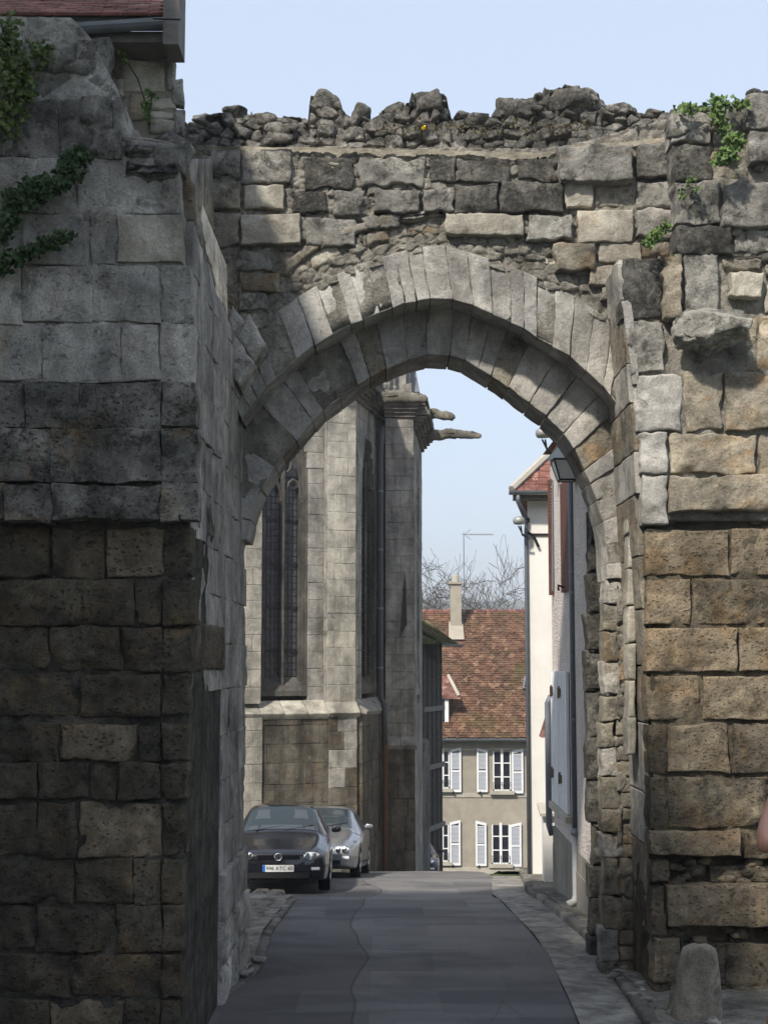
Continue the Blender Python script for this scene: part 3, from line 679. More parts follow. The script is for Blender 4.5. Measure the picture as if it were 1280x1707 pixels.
wr = [
 (160,182,1140,235,'x',0),
 (1118,186,1186,236,'grey',.05),(1186,180,1242,240,'grey',.03),(1243,152,1340,214,'grey',.12),(1340,150,1420,230,'grey',.05),
 (1248,216,1340,268,'grey',.16),(1120,240,1186,300,'dark',.02),(1186,244,1246,300,'jamb',.0),(1344,232,1420,300,'grey',.05),
 (1122,300,1200,372,'grey',.08),(1204,306,1340,378,'grey',.10),(1344,304,1420,378,'grey',.06),
 (1124,376,1222,426,'dark',.10),(1224,380,1300,424,'grey',.02),(1300,382,1420,450,'grey',.06),
 (1036,432,1106,532,'dark',.04),(1106,424,1136,526,'warm',.16),(1140,424,1200,522,'grey',.06),(1214,452,1272,496,'pale',.12),(1204,430,1270,450,'jamb',.04),(1276,452,1420,520,'pale',.02),
 (1050,534,1106,622,'grey',.05),(1242,528,1262,620,'warm',.03),(1262,526,1420,620,'warm',.03),
 (1060,624,1138,718,'arch',.05),(1140,624,1202,718,'warm',.02),(1206,620,1340,716,'warm',.08),(1342,622,1420,716,'warm',.03),
 (1068,720,1112,788,'arch',.10),(1116,722,1260,790,'warm',.05),(1262,720,1420,792,'warm',.02),
 (1068,790,1112,874,'arch',.08),(1116,792,1290,852,'warm',.14),(1292,792,1420,850,'warm',.12),
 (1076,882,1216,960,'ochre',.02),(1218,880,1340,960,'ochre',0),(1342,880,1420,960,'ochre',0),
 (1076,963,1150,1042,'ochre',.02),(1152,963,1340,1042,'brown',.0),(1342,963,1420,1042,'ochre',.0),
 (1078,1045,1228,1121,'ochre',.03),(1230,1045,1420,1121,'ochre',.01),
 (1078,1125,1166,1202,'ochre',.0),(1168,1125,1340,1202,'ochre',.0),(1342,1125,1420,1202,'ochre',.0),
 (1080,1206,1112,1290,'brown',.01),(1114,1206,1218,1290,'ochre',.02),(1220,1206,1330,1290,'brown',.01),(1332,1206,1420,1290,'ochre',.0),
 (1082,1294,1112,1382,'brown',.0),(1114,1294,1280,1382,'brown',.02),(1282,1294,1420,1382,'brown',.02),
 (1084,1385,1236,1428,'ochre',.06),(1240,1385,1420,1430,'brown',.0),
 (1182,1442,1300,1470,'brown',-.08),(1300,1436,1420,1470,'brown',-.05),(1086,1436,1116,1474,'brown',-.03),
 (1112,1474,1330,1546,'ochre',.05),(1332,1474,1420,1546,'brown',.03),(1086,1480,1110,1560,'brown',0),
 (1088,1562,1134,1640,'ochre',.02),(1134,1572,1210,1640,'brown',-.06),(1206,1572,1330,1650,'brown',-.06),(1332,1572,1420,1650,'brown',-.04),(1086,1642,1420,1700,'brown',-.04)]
for q in wr:
    x0, y0, x1, y1, m, pr = q
    if m == 'x': continue
    rub = m in ('grey', 'dark', 'jamb', 'pale'); oc = m in ('ochre', 'brown')
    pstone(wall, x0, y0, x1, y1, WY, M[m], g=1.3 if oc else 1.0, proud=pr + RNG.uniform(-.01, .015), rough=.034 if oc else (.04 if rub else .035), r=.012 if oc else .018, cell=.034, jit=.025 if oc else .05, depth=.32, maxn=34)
# protruding corbel boulder
v, f = blob((0, 0, 0), (.40, .36, .27), 77, 5, .6); v = v + .035 * fbm(v * 9, 4, 4, .7)[:, None] * np.array([.6, 1, 1]); v[:, 2] += .22 * v[:, 0]; v = v + P(1182, 556, WY - .18); mesh('corbel', v, f, M['grey'], wall)
# edge of the recess: reveal of the right wall
z = -3.6
while z < 4.2:
    h = RNG.uniform(.42, .75); x = float(np.interp(z, [-3.6, 0, 2.4, 4.2], [2.775, 2.73, 2.62, 2.48]))
    x2 = float(np.interp(z + h, [-3.6, 0, 2.4, 4.2], [2.775, 2.73, 2.62, 2.48]))
    wf = WY + (.34 if z < PZ(1400, WY) else (.14 if z < PZ(880, WY) else .02))
    c = [(x, AY + .8, z + .008), (x, wf, z + .008), (x2, wf, z + h - .008), (x2, AY + .8, z + h - .008)]
    stone(wall, c, (-1, 0, 0), M['arch' if RNG.random() < .6 else 'jamb'], depth=.4, rough=.012, r=.008, cell=.04, jit=.008, bulge=0, maxn=20); z += h
# curved label strip sweeping down beside the arch
lA = [(1028, 440), (1036, 500), (1046, 570), (1054, 640), (1060, 720)]; lB = [(1046, 436), (1052, 500), (1060, 570), (1066, 640), (1070, 720)]
ring(wall, lB, lA, WY - .02, 4, M['arch'], .8, name='label_stone', seed=3)
for i in range(44):   # small rubble packed in the eroded beds low down
    x = RNG.uniform(1092, 1400); y = RNG.choice([RNG.uniform(1434, 1474), RNG.uniform(1550, 1660)]); s = RNG.uniform(.04, .10)
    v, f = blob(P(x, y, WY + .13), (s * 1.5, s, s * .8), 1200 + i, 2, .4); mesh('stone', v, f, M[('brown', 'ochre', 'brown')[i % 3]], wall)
# slender pale moulding running down the recess edge
ys_ = list(range(700, 1300, 62))
for i, (a, b) in enumerate(zip(ys_[:-1], ys_[1:])):
    pstone(wall, 1046, a, 1060, b, AY - .25, M['pale'], g=.4, rough=.012, r=.02, cell=.04, jit=.012, depth=.3, name='moulding_stone')
# cavities: little stones inside the eroded bed
for (x, y, s) in ((1150, 1436, .05), (1100, 1440, .06), (1225, 1560, .05), (1120, 868, .05), (1260, 868, .06), (1256, 236, .06), (1160, 1650, .06), (1100, 1646, .06)):
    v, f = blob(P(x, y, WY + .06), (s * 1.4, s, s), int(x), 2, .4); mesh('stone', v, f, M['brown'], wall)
for i in range(36):
    x = RNG.uniform(1128, 1400); y = RNG.uniform(190, 470); s = RNG.uniform(.05, .13)
    v, f = blob(P(x, y, WY - .01), (s * 1.3, s * .8, s * .8), 900 + i, 2, .4); mesh('stone', v, f, M[('grey', 'dark', 'jamb')[i % 3]], wall)
for i in range(14):   # rubble along the wall head
    x = 1125 + i * 22; y = 186 - (0 if x < 1240 else 30) + RNG.uniform(-4, 8); s = RNG.uniform(.07, .13)
    v, f = blob(P(x, y, WY + .3), (s * 1.3, s * 1.2, s * .8), 950 + i, 2, .4); mesh('stone', v, f, M['dark'], wall)

# bollard
bo = root('stone_bollard', P(1156, 1694, 14.0), 'worn conical stone guard post at the foot of the right wall', 'bollard')
def bol(u, v):
    t = 2 * pi * u; hgt = .70 * v
    r = np.interp(v, [0, .1, .5, .8, .9, .96, 1], [.262, .255, .218, .178, .155, .11, .03])
    hgt = .70 * np.interp(v, [0, .85, 1], [0, .9, 1])
    x = r * np.cos(t) + .07 * v; y = r * np.sin(t)
    p = np.stack([x, y, hgt - .05], 1); d = .018 * fbm(np.stack([np.cos(t) * 2, np.sin(t) * 2, v * 3], 1), 4, 4, .6)
    return p + np.stack([np.cos(t) * d, np.sin(t) * d, 0 * d], 1)
v, f = grid(bol, 40, 30)
v = v + np.array([float(P(1156, 1694, 14.0)[0]), 14.0, float(gz(14.0)) + .06])
M['bollard'] = stone_mat('bollard stone', (.38, .345, .27), (.27, .25, .205), lichen=.4, pale=.2, pits=.4, var=.02, bump=.7, streak=.5)
mesh('post', v, f[:, ::-1], M['bollard'], bo)

# ================================================================== HOUSE BEHIND THE TOWER (top left)
M['plaster_grey'] = plain('grey render', (.26, .24, .20), .9, .1, var=.2, scale=3, grime=.6)
M['zinc'] = plain('zinc sheet', (.22, .24, .26), .45, .5, .6, var=.2, scale=4)
M['zinc_dull'] = plain('painted grey downpipe', (.13, .145, .17), .5, .4, .0, var=.15, scale=4)
M['wood_brown'] = plain('brown painted wood', (.115, .05, .035), .6, .3, var=.3, scale=8)
M['wood_grey'] = plain('grey weathered wood', (.16, .15, .14), .8, .2, var=.25, scale=8)
M['white_paint'] = plain('white paint', (.80, .81, .82), .55, .35, var=.06, scale=7, grime=.12)
M['iron'] = plain('dark iron', (.02, .02, .022), .5, .4, .3)
def tile_mat(name, c1, c2, c3, moss=.4):
    n = NT(name, .9, .15)
    r = n.rand()
    v1 = n.noise(1.2, 5, .6, seed=2); v2 = n.voro(5.2, vec=n.vec((1, .9, 1.1)), out=1)
    base = n.mix(n.ramp(v1, .4, .62), c1, c2)
    sepc = n.t.nodes.new('ShaderNodeSeparateColor'); n.put(sepc.inputs[0], v2)
    base = n.mix(1.0, base, n.grey(n.ramp(sepc.outputs[0], 0, 1, .62, 1.45, False)), 'MULTIPLY')
    base = n.mix(n.ramp(sepc.outputs[1], .86, .93, 0, .7), base, c3)
    base = n.mix(n.math('MULTIPLY', n.ramp(n.noise(.8, 6, .7, .4, seed=6), .5, .66), moss), base, (.085, .075, .03))
    base = n.mix(1.0, base, n.grey(n.ramp(n.noise(30, 4, .7), .3, .7, .7, 1.25, False)), 'MULTIPLY')
    n.color(base).bump(n.noise(20, 5, .6), .5, .02); return n.m
M['tile_red'] = tile_mat('old red clay tile', (.135, .072, .047), (.10, .06, .04), (.27, .17, .11), .75)
M['tile_rose'] = tile_mat('red brown clay tile', (.19, .085, .068), (.14, .07, .058), (.34, .2, .16), .15)
M['tile_moss'] = tile_mat('mossy tile', (.10, .09, .045), (.07, .075, .03), (.2, .17, .1), .7)

def slab(parent, name, pts, z0, z1, mat):
    """vertical prism from plan polygon"""
    mb = MB(); mb.prism([(p[0], p[1], z0) for p in pts], (0, 0, z1 - z0)); return mb.build(name, mat, parent)
hb = root('house', (-4, 13.8, -2.9), 'small house whose tiled eave and zinc gutter show above the left tower', 'house')
HB = 12.75
ex = PX(291, 100, HB)
slab(hb, 'wall', [(-7, HB), (ex, HB), (ex * 1.32 - .03, HB * 1.32), (-7, HB * 1.32)], -2.9, 5.62, M['plaster_grey'])
for i, (x0, y0, x1, y1, m) in enumerate([(205, 62, 285, 98, 'grey'), (202, 98, 276, 152, 'pale'), (222, 155, 292, 182, 'pale'), (240, 184, 294, 200, 'pale'), (248, 200, 296, 222, 'pale'), (140, 60, 200, 100, 'grey'), (186, 100, 202, 150, 'jamb'), (214, 154, 250, 200, 'warm'), (186, 130, 206, 160, 'pale'), (276, 98, 292, 152, 'grey'), (285, 128, 306, 176, 'grey'), (288, 178, 306, 226, 'grey')]):
    pstone(hb, x0, y0, x1, y1, HB, M[m], g=.8, proud=.03, rough=.02, r=.02, cell=.04, jit=.02, depth=.1)
mb = MB(); mb.prism([(-7, HB - .32, 5.62), (-7, HB + 3, 7.6), (-7, HB + 3, 7.72), (-7, HB - .38, 5.73)], (ex + 7 + .04, 0, 0)); rv = mb.v[4:]; mb.v[4:] = [(q[0] * q[1] / (HB - .38), q[1], q[2]) for q in rv]; mb.build('roof', M['wood_grey'], hb)
n = 0
for rI in range(20):
    for cI in range(14):
        s = rI * .17; x = (ex + .02) * (HB - .44 + s * .862) / (HB - .44) - (cI + (rI % 2) * .5) * .21
        y = HB - .44 + s * .862 ; z = 5.70 + s * .507
        c = [(x - .2, y, z + .045), (x, y, z + .045), (x, y + .172, z + .14), (x - .2, y + .172, z + .14)]
        stone(hb, c, (0, -.507, .862), M['tile_rose'], depth=.03, rough=.004, r=.008, cell=.2, jit=.006, maxn=2, name='tile'); n += 1
gt = MB()
pts = [(x, HB - .46, 5.66 + .014 * (ex - x) * 0) for x in np.linspace(ex - 1.05 * 1.0, ex - .02, 6)]
def halfgutter(mb, a, b, r, n=8):
    a = np.array(a, float); b = np.array(b, float); d = b - a; L = np.linalg.norm(d); d /= L
    side = np.cross(d, (0, 0, 1)); side /= np.linalg.norm(side)
    poly = [a + side * r * cos(t) - np.array((0, 0, 1)) * r * sin(t) for t in np.linspace(0, pi, n)] + [a + side * (r - .01) * cos(t) - np.array((0, 0, 1)) * (r - .01) * sin(t) for t in np.linspace(pi, 0, n)]
    mb.prism(poly, d * L)
halfgutter(gt, (PX(104, 30, HB - .4), HB - .45, 5.60), (ex - .03, HB - .45, 5.66), .075)
gt.build('gutter', M['zinc'], hb, smooth=False)
mb = MB().box((ex - .03, HB - .5, 5.42), (ex + .11, HB - .1, 6.6)); mb.build('bargeboard', M['wood_grey'], hb)
mb = MB().box((ex - 1.0, HB - .36, 5.50), (ex - .03, HB - .0, 5.60)); mb.build('soffit', M['wood_grey'], hb)
mb = MB().tube([(ex - .1, HB - .62, 5.60), (ex + .14, HB - .6, 5.60)], .008, 6); mb.build('gutter_hook', M['iron'], hb)

# ================================================================== CHURCH
M['church'] = stone_mat('church limestone', (.37, .35, .31), (.28, .27, .245), lichen=.2, pale=.2, pits=.25, var=.07, streak=.55, bump=.5)
M['church_pale'] = stone_mat('pale church pier stone', (.43, .405, .34), (.35, .33, .285), lichen=.08, pale=.2, pits=.2, var=.06, streak=.4, bump=.4)
M['church_dark'] = stone_mat('stained and shade darkened plinth stone', (.15, .135, .108), (.105, .097, .08), lichen=.35, pale=.15, pits=.3, var=.10, streak=.6, bump=.6, ochre=.25)  # plinth shade put into the base colour; the streaks are stains
M['church_core'] = stone_mat('church mortar', (.16, .145, .12), (.12, .11, .095), lichen=.3, pale=0, pits=.3, var=.02, bump=.5)
g = NT('leaded glass', .25, .5)
q = g.vec((1, 1, 1)); bx = g.sep()
cell = g.grey(g.noise(9, 2))
g.color(g.mix(.6, (.018, .022, .03), g.mix(.15, (.0, .0, .0), cell)))
g.bump(g.voro(7, out=0), .4, .01); M['leaded'] = g.m
ch = root('church', (-.5, 34, gz(34.)), 'old limestone church choir with tall pointed windows and long gargoyles, left of the lane', 'church')
def ashlar(parent, O, U, nrm, width, z0, z1, course, lr, thick, mat, skip=None, rough=.006, seed=1, proud=.008, r=.007, name='stone', zoff=0.0, gap=.003, hole=None, maxn=3):
    rr = random.Random(seed); O = np.array((O[0], O[1], 0.0)); U = np.array((U[0], U[1], 0.0)); U /= np.linalg.norm(U)
    nr = np.array((nrm[0], nrm[1], 0.0)); nr /= np.linalg.norm(nr); z = z0; k = 0; out = 0
    while z < z1 - .05:
        h = min(course * rr.uniform(.9, 1.1), z1 - z)
        if z1 - z - h < .12: h = z1 - z
        x = 0.0; first = (k % 2); ho = hole(z, z + h) if hole else None
        while x < width - .001:
            if ho and x >= ho[0] - .001 and x < ho[1]: x = ho[1]
            L = rr.uniform(*lr) * (.55 if first else 1); first = 0
            if width - x - L < lr[0] * .5: L = width - x
            if ho and x < ho[0] and x + L > ho[0] - lr[0] * .4: L = ho[0] - x
            if L < .03: x += L + .001; continue
            cu, cz = x + L / 2, z + h / 2
            s = skip(cu, cz) if skip else None
            if s != 'skip':
                pr = nr * rr.uniform(0, proud)
                m = mat
                if s and s != 'skip': m = s
                if isinstance(m, list): m = m[rr.randrange(len(m))]
                c = [O + U * (x + gap) + pr, O + U * (x + L - gap) + pr, O + U * (x + L - gap) + pr, O + U * (x + gap) + pr]
                for i_, zz in enumerate((z + gap, z + gap, z + h - gap, z + h - gap)): c[i_] = c[i_] + np.array((0, 0, zz))
                stone(parent, c, nr, m, depth=thick, rough=rough, r=r, cell=.25, jit=rough * 1.2, maxn=maxn, name=name, bulge=0); out += 1
            x += L
        z += h; k += 1
    return out
A0 = np.array((-3.14, 34.0)); A1 = np.array((-.79, 34.95))        # first facet, behind the parked cars
B1 = np.array((.02, 39.0))                                       # second facet
sillz = PZ(1172, 34.5)
cu = (A1 - A0) / np.linalg.norm(A1 - A0); cn = np.array((cu[1], -cu[0])); W1 = float(np.linalg.norm(A1 - A0))
bu = (B1 - A1) / np.linalg.norm(B1 - A1); bn = np.array((bu[1], -bu[0])); W2 = float(np.linalg.norm(B1 - A1))
base = -6.6; top = PZ(705, 38.4)
# core volume behind the face stones
cbk = .42
core = [A0 - cn * cbk - cu * .6, A1 - cn * cbk - bn * cbk * .6, B1 - bn * cbk, B1 - bn * cbk + np.array((.9, 0)), np.array((.32, 44)), np.array((-9, 46)), np.array((-9, 33.5))]
slab(ch, 'wall_core', core, base, top, M['church_core'])
# --- facet 1 : upper wall with the big window
wx0, wx1, wc = .27, 1.42, .845
wsp, wap = PZ(812, 34.5), PZ(672, 34.5)
def hole_of(c0, c1, zsill, zsp, zap):
    def f(za, zb):
        if zb <= zsill + .02 or za >= zap: return None
        hw = (c1 - c0) / 2; m = (c0 + c1) / 2; z = (za + zb) / 2
        if z > zsp: hw *= math.sqrt(max(0, 1 - ((z - zsp) / (zap - zsp)) ** 1.7))
        return (m - hw, m + hw) if hw > .05 else None
    return f
def in_win(c0, c1, zsill, zsp, zap):
    def f(u, z):
        if z < zsill or z > zap: return False
        hw = (c1 - c0) / 2; m = (c0 + c1) / 2
        if z > zsp: hw *= math.sqrt(max(0, 1 - ((z - zsp) / (zap - zsp)) ** 1.7))
        return abs(u - m) < hw + .04
    return f
w1 = hole_of(wx0, wx1, PZ(1150, 34.5), wsp, wap)
ashlar(ch, A0, cu, cn, W1 - .72, sillz, top + .1, .40, (.4, .7), .38, [M['church'], M['church']], hole=w1, seed=3)
# pier (buttress) at the right end of facet 1
pO = A0 + cu * (W1 - .72) + cn * .30
ashlar(ch, pO, cu, cn, .72, sillz, top + .1, .42, (.3, .36), .35, M['church_pale'], seed=5)
ashlar(ch, A1 + cn * .30, -cn, bn, .40, sillz, top + .1, .42, (.4, .5), .3, M['church'], seed=6)
ashlar(ch, pO, -cn, -cu, .30, sillz, top + .1, .42, (.4, .5), .2, M['church'], seed=7)
# left buttress at the edge of the pier
lO = A0 - cu * .24 + cn * .35
ashlar(ch, lO, cu, cn, .40, sillz, 4.6, .40, (.3, .4), .5, M['church_pale'], seed=8)
ashlar(ch, A0 + cu * .16 + cn * .35, -cn, cu, .36, sillz, 4.6, .40, (.3, .4), .3, M['church'], seed=9)
ashlar(ch, lO + cn * .1, cu, cn, .42, base, sillz - .25, .42, (.3, .42), .5, M['church_pale'], seed=10)
# plinth with sloping sill
def sl(O, U, N, w, z, out, h, nseg, mat, seed, d0=.0, name='sill_stone'):
    rr = random.Random(seed); O = np.array((O[0], O[1], 0.)); U = np.array((U[0], U[1], 0.)); N = np.array((N[0], N[1], 0.))
    for i in range(nseg):
        a, b = w * i / nseg + .004, w * (i + 1) / nseg - .004; Zv = np.array((0, 0, 1.))
        lo = O + N * out; hi = O + N * d0
        c = [lo + U * a + Zv * z, lo + U * b + Zv * z, hi + U * b + Zv * (z + h), hi + U * a + Zv * (z + h)]
        nn = np.cross(c[1] - c[0], c[3] - c[0]); nn = nn / np.linalg.norm(nn)
        if nn[2] < 0: nn = -nn
        stone(ch, c, nn, mat, depth=.16, rough=.012, r=.02, cell=.15, jit=.012, maxn=5, name=name)
sl(A0 - cu * .45, cu, cn, W1 - .2, sillz - .22, .50, .30, 4, M['church_pale'], 1)
sl(pO - cu * .04, cu, cn, .80, sillz - .22, .26, .26, 1, M['church_pale'], 2)
sl(A1 + cn * .1, bu, bn, W2 - .9, sillz - .22, .36, .30, 5, M['church'], 3)
ashlar(ch, A0 + cn * .40, cu, cn, W1 - .62, base, sillz - .24, .46, (.5, .95), .5, M['church_dark'], seed=11, rough=.012)
ashlar(ch, pO + cn * .16, cu, cn, .70, base, sillz - .24, .46, (.3, .62), .5, [M['church'], M['church'], M['church_dark']], seed=12, rough=.014)
ashlar(ch, A1 + bn * .14 + cn * .36, bu, bn, W2 - 1.2, base, sillz - .24, .46, (.5, .95), .4, M['church_dark'], seed=13, rough=.014)
# window 1: glass, frame, mullions, bars
def gp(O, U, N, u, d, z): return np.array((O[0] + U[0] * u + N[0] * d, O[1] + U[1] * u + N[1] * d, z))
def outline(c0, c1, zs, zsp, zap, n=9):
    m = (c0 + c1) / 2; hw = (c1 - c0) / 2; pts = [(c0, zs)]
    for i in range(n + 1):
        t = i / n; z = zsp + (zap - zsp) * t; pts.append((m - hw * math.sqrt(max(0, 1 - t ** 1.7)), z))
    return pts + [(2 * m - a, b) for a, b in pts[-2::-1]]
def lancet(O, U, N, c0, c1, zs, zsp, zap, nm, jamb_mat, rec=.34):
    ol = outline(c0, c1, zs, zsp, zap)
    win = MB(); win.prism([gp(O, U, N, a, -rec, z) for a, z in ol], tuple(-N * .03) + (0,)); w = win.build('window', M['leaded'], ch)
    # stepped jamb mouldings following the outline
    q_ = rec / .34
    for k, (off, dep, wd) in enumerate(((.0, -.02 * q_, .07), (-.07, -.12 * q_, .06), (-.12, -.22 * q_, .06))):
        fr = MB(); o1 = outline(c0 - off - .02, c1 + off + .02, zs, zsp, zap - off * 1.2); o2 = outline(c0 - off + wd, c1 + off - wd, zs, zsp, zap - off * 1.2 - wd * 1.5)
        o1 = outline(c0 - off * -1 - .0, c1 + off * -1 * -1 * -1 + .0, zs, zsp, zap) if False else outline(c0 - .04 + .06 * k, c1 + .04 - .06 * k, zs, zsp, zap + .05 - .09 * k)
        o2 = outline(c0 - .04 + .06 * k + .07, c1 + .04 - .06 * k - .07, zs, zsp, zap + .05 - .09 * k - .11)
        for i in range(len(o1) - 1):
            fr.prism([gp(O, U, N, o1[i][0], dep, o1[i][1]), gp(O, U, N, o1[i+1][0], dep, o1[i+1][1]), gp(O, U, N, o2[i+1][0], dep, o2[i+1][1]), gp(O, U, N, o2[i][0], dep, o2[i][1])], tuple(-N * .14 * q_) + (0,))
        fr.build('moulding', jamb_mat, w)
    for i in range(nm):
        u = c0 + (c1 - c0) * (i + 1) / (nm + 1)
        mb = MB(); mb.prism([gp(O, U, N, u - .05, -.24 * q_, zs), gp(O, U, N, u + .05, -.24 * q_, zs), gp(O, U, N, u + .02, -.12 * q_, zs), gp(O, U, N, u - .02, -.12 * q_, zs)], (0, 0, zap - zs - (.75 if nm else 0)))
        mb.build('mullion', jamb_mat, w)
    for i, z in enumerate(np.arange(zs + .9, zap - .4, 1.05)):
        mb = MB(); mb.prism([gp(O, U, N, c0 + .1, -rec + .03, z), gp(O, U, N, c1 - .1, -rec + .03, z), gp(O, U, N, c1 - .1, -rec + .03, z + .045), gp(O, U, N, c0 + .1, -rec + .03, z + .045)], tuple(N * .03) + (0,)); mb.build('saddle_bar', M['iron'], w)
    # leading grid
    ld = MB()
    for u in np.arange(c0 + .1, c1 - .1, .11): ld.tube([gp(O, U, N, u, -rec + .005, zs), gp(O, U, N, u, -rec + .005, zsp)], .006, 4)
    for z in np.arange(zs, zsp, .16): ld.tube([gp(O, U, N, c0 + .08, -rec + .005, z), gp(O, U, N, c1 - .08, -rec + .005, z)], .006, 4)
    ld.build('leading', M['iron'], w)
    sb = MB(); sb.prism([gp(O, U, N, c0, -rec, zs + .30), gp(O, U, N, c1, -rec, zs + .30), gp(O, U, N, c1, .0, zs - .02), gp(O, U, N, c0, .0, zs - .02)], (0, 0, -.12)); sb.build('window_sill', jamb_mat, w)
    return w
M['jamb_dark'] = stone_mat('weathered mullion stone', (.15, .14, .125), (.10, .095, .085), lichen=.3, pale=.1, pits=.3, var=.1, streak=.4, bump=.5)
w = lancet(A0, cu, cn, wx0, wx1, PZ(1150, 34.5), wsp, wap, 1, M['jamb_dark'])
# tracery: two small pointed heads and a ring
tr = MB()
def ringtube(mb, O, U, N, cu_, cz_, r, d, rad, a0=0, a1=2 * pi, n=14): mb.tube([gp(O, U, N, cu_ + r * cos(t), d, cz_ + r * sin(t)) for t in np.linspace(a0, a1, n)], rad, 6)
for s in (-1, 1):
    m_ = wc + s * .26
    for sg in (-1, 1): tr.tube([gp(A0, cu, cn, m_ + sg * .22 * math.sqrt(max(0, 1 - t ** 1.7)), -.2, wsp - .35 + .55 * t) for t in np.linspace(0, 1, 8)], .035, 6)
ringtube(tr, A0, cu, cn, wc, wsp + .55, .2, -.2, .04)
tr.build('tracery', M['jamb_dark'], w)
# --- facet 2 : narrow lancet seen edge on
w2 = hole_of(1.15, 2.80, PZ(1147, 36.6), PZ(860, 37.1), PZ(725, 37.1))
ashlar(ch, A1, bu, bn, W2, sillz, top + .1, .42, (.45, .85), .38, M['church'], hole=w2, seed=15)
lancet(A1, bu, bn, 1.15, 2.80, PZ(1147, 36.6), PZ(860, 37.1), PZ(725, 37.1), 1, M['jamb_dark'], rec=.12)
# --- second buttress
Q0 = np.array((.03, 37.5)); bw = PX(690, 1000, 37.5) - .03
strz = PZ(1240, 37.45)
b2 = lambda u, z: M['church_dark'] if z < strz else None
ashlar(ch, Q0, (1, 0), (0, -1), bw, strz + .1, top - .02, .42, (.3, .62), .5, M['church'], seed=17)
ashlar(ch, Q0 + np.array((-.02, -.14)), (1, 0), (0, -1), bw + .04, base, strz, .44, (.3, .66), .6, M['church_dark'], seed=18, rough=.015)
slab(ch, 'wall_core', [(.06, 37.75), (.03 + bw - .03, 37.75), (.03 + bw - .03, 40.4), (.06, 40.4)], base, top - .02, M['church_core'])
sl(Q0 + np.array((-.04, 0)), np.array((1., 0)), np.array((0, -1.)), bw + .1, strz - .02, .24, .22, 2, M['church'], 21)
# --- third facet receding
C0 = np.array((.80, 37.8)); C1 = np.array((1.11, 42.1)); du = (C1 - C0) / np.linalg.norm(C1 - C0); dn = np.array((du[1], -du[0])); W3 = float(np.linalg.norm(C1 - C0))
w3 = hole_of(1.1, 2.7, PZ(1150, 39.3), PZ(860, 39.3), PZ(752, 39.3))
ashlar(ch, C0, du, dn, W3, base, PZ(745, 40.9), .46, (.6, 1.0), .3, M['church'], hole=w3, seed=19)
lancet(C0, du, dn, 1.1, 2.7, PZ(1150, 39.3), PZ(860, 39.3), PZ(752, 39.3), 1, M['church'], rec=.10)
slab(ch, 'wall_core', [(C0 - dn * .28).tolist(), (C1 - dn * .28).tolist(), (C1 - dn * 2).tolist(), (C0 - dn * 2).tolist()], base, PZ(745, 40.9), M['church_core'])
# cornices: stepped mouldings
M['cornice'] = stone_mat('lichened cornice', (.20, .185, .15), (.14, .13, .11), lichen=.45, pale=.3, pits=.3, var=.15, bump=.7, orange=.25)
def cornice(O, U, N, w, z, steps, name='cornice', mitre0=0, mitre1=0):
    mb = MB()
    for (d, h0, h1) in steps:
        a = -d * mitre0; b = w + d * mitre1
        mb.prism([gp(O, U, N, a, -.2, z + h0), gp(O, U, N, b, -.2, z + h0), gp(O, U, N, b, d, z + h0 + .02), gp(O, U, N, a, d, z + h0 + .02)], (0, 0, h1 - h0))
    return mb.build(name, M['cornice'], ch)
st = [(.08, 0, .10), (.16, .10, .17), (.24, .19, .28), (.32, .28, .33), (.42, .36, .50), (.36, .50, .58)]
cornice(A0, cu, cn, W1, top + .05, st, mitre1=.6)
cornice(pO, cu, cn, .72, top + .05, st)
cornice(A1, bu, bn, W2, top + .05, st, mitre0=.5)
cornice(Q0, np.array((1., 0)), np.array((0, -1.)), bw, top - .02, [(s[0] * .7, s[1], s[2]) for s in st], mitre0=.3, mitre1=.6)
cornice(C0, du, dn, W3, PZ(745, 40.9), st, mitre0=.4, mitre1=.2)
cornice(C0, du, dn, W3, PZ(745, 40.9) + .62, [(.30, 0, .12), (.36, .12, .2)], mitre0=.4, mitre1=.1)
slab(ch, 'parapet', [(-3.2, 35.6), (-.66, 36), (.1, 39.2), (.74, 38.4), (1.03, 42.3), (.2, 44), (-9, 44)], top, top + 1.1, M['church'])
# attic with pinnacles and slate spirelet over the cornice
for i, (px, Yp) in enumerate(((604, 37.3), (622, 37.8), (640, 38.2), (655, 38.6), (668, 38.9), (680, 39.1))):
    x = PX(px, 640, Yp); mb = MB().lathe([(.09, top + .9), (.11, top + 1.0), (.075, top + 1.05), (.07, top + 2.3), (.10, top + 2.35), (.02, top + 2.6)], (x, Yp, 0), 6); mb.build('colonnette', M['church'], ch)
mb = MB(); xs = PX(694, 640, 39.3)
mb.prism([(xs - 1.2, 39.2, top + 1.0), (xs + .09, 39.2, top + 1.0), (xs - .28, 39.7, top + 3.2), (xs - 1.0, 39.7, top + 3.2)], (0, 1.6, 0)); mb.build('slate_roof', M['zinc_dull'], ch)
slab(ch, 'attic_wall', [(-1, 38.4), (.6, 38.8), (.55, 39.2), (-1, 39.2)], top + .9, top + 2.0, M['church'])
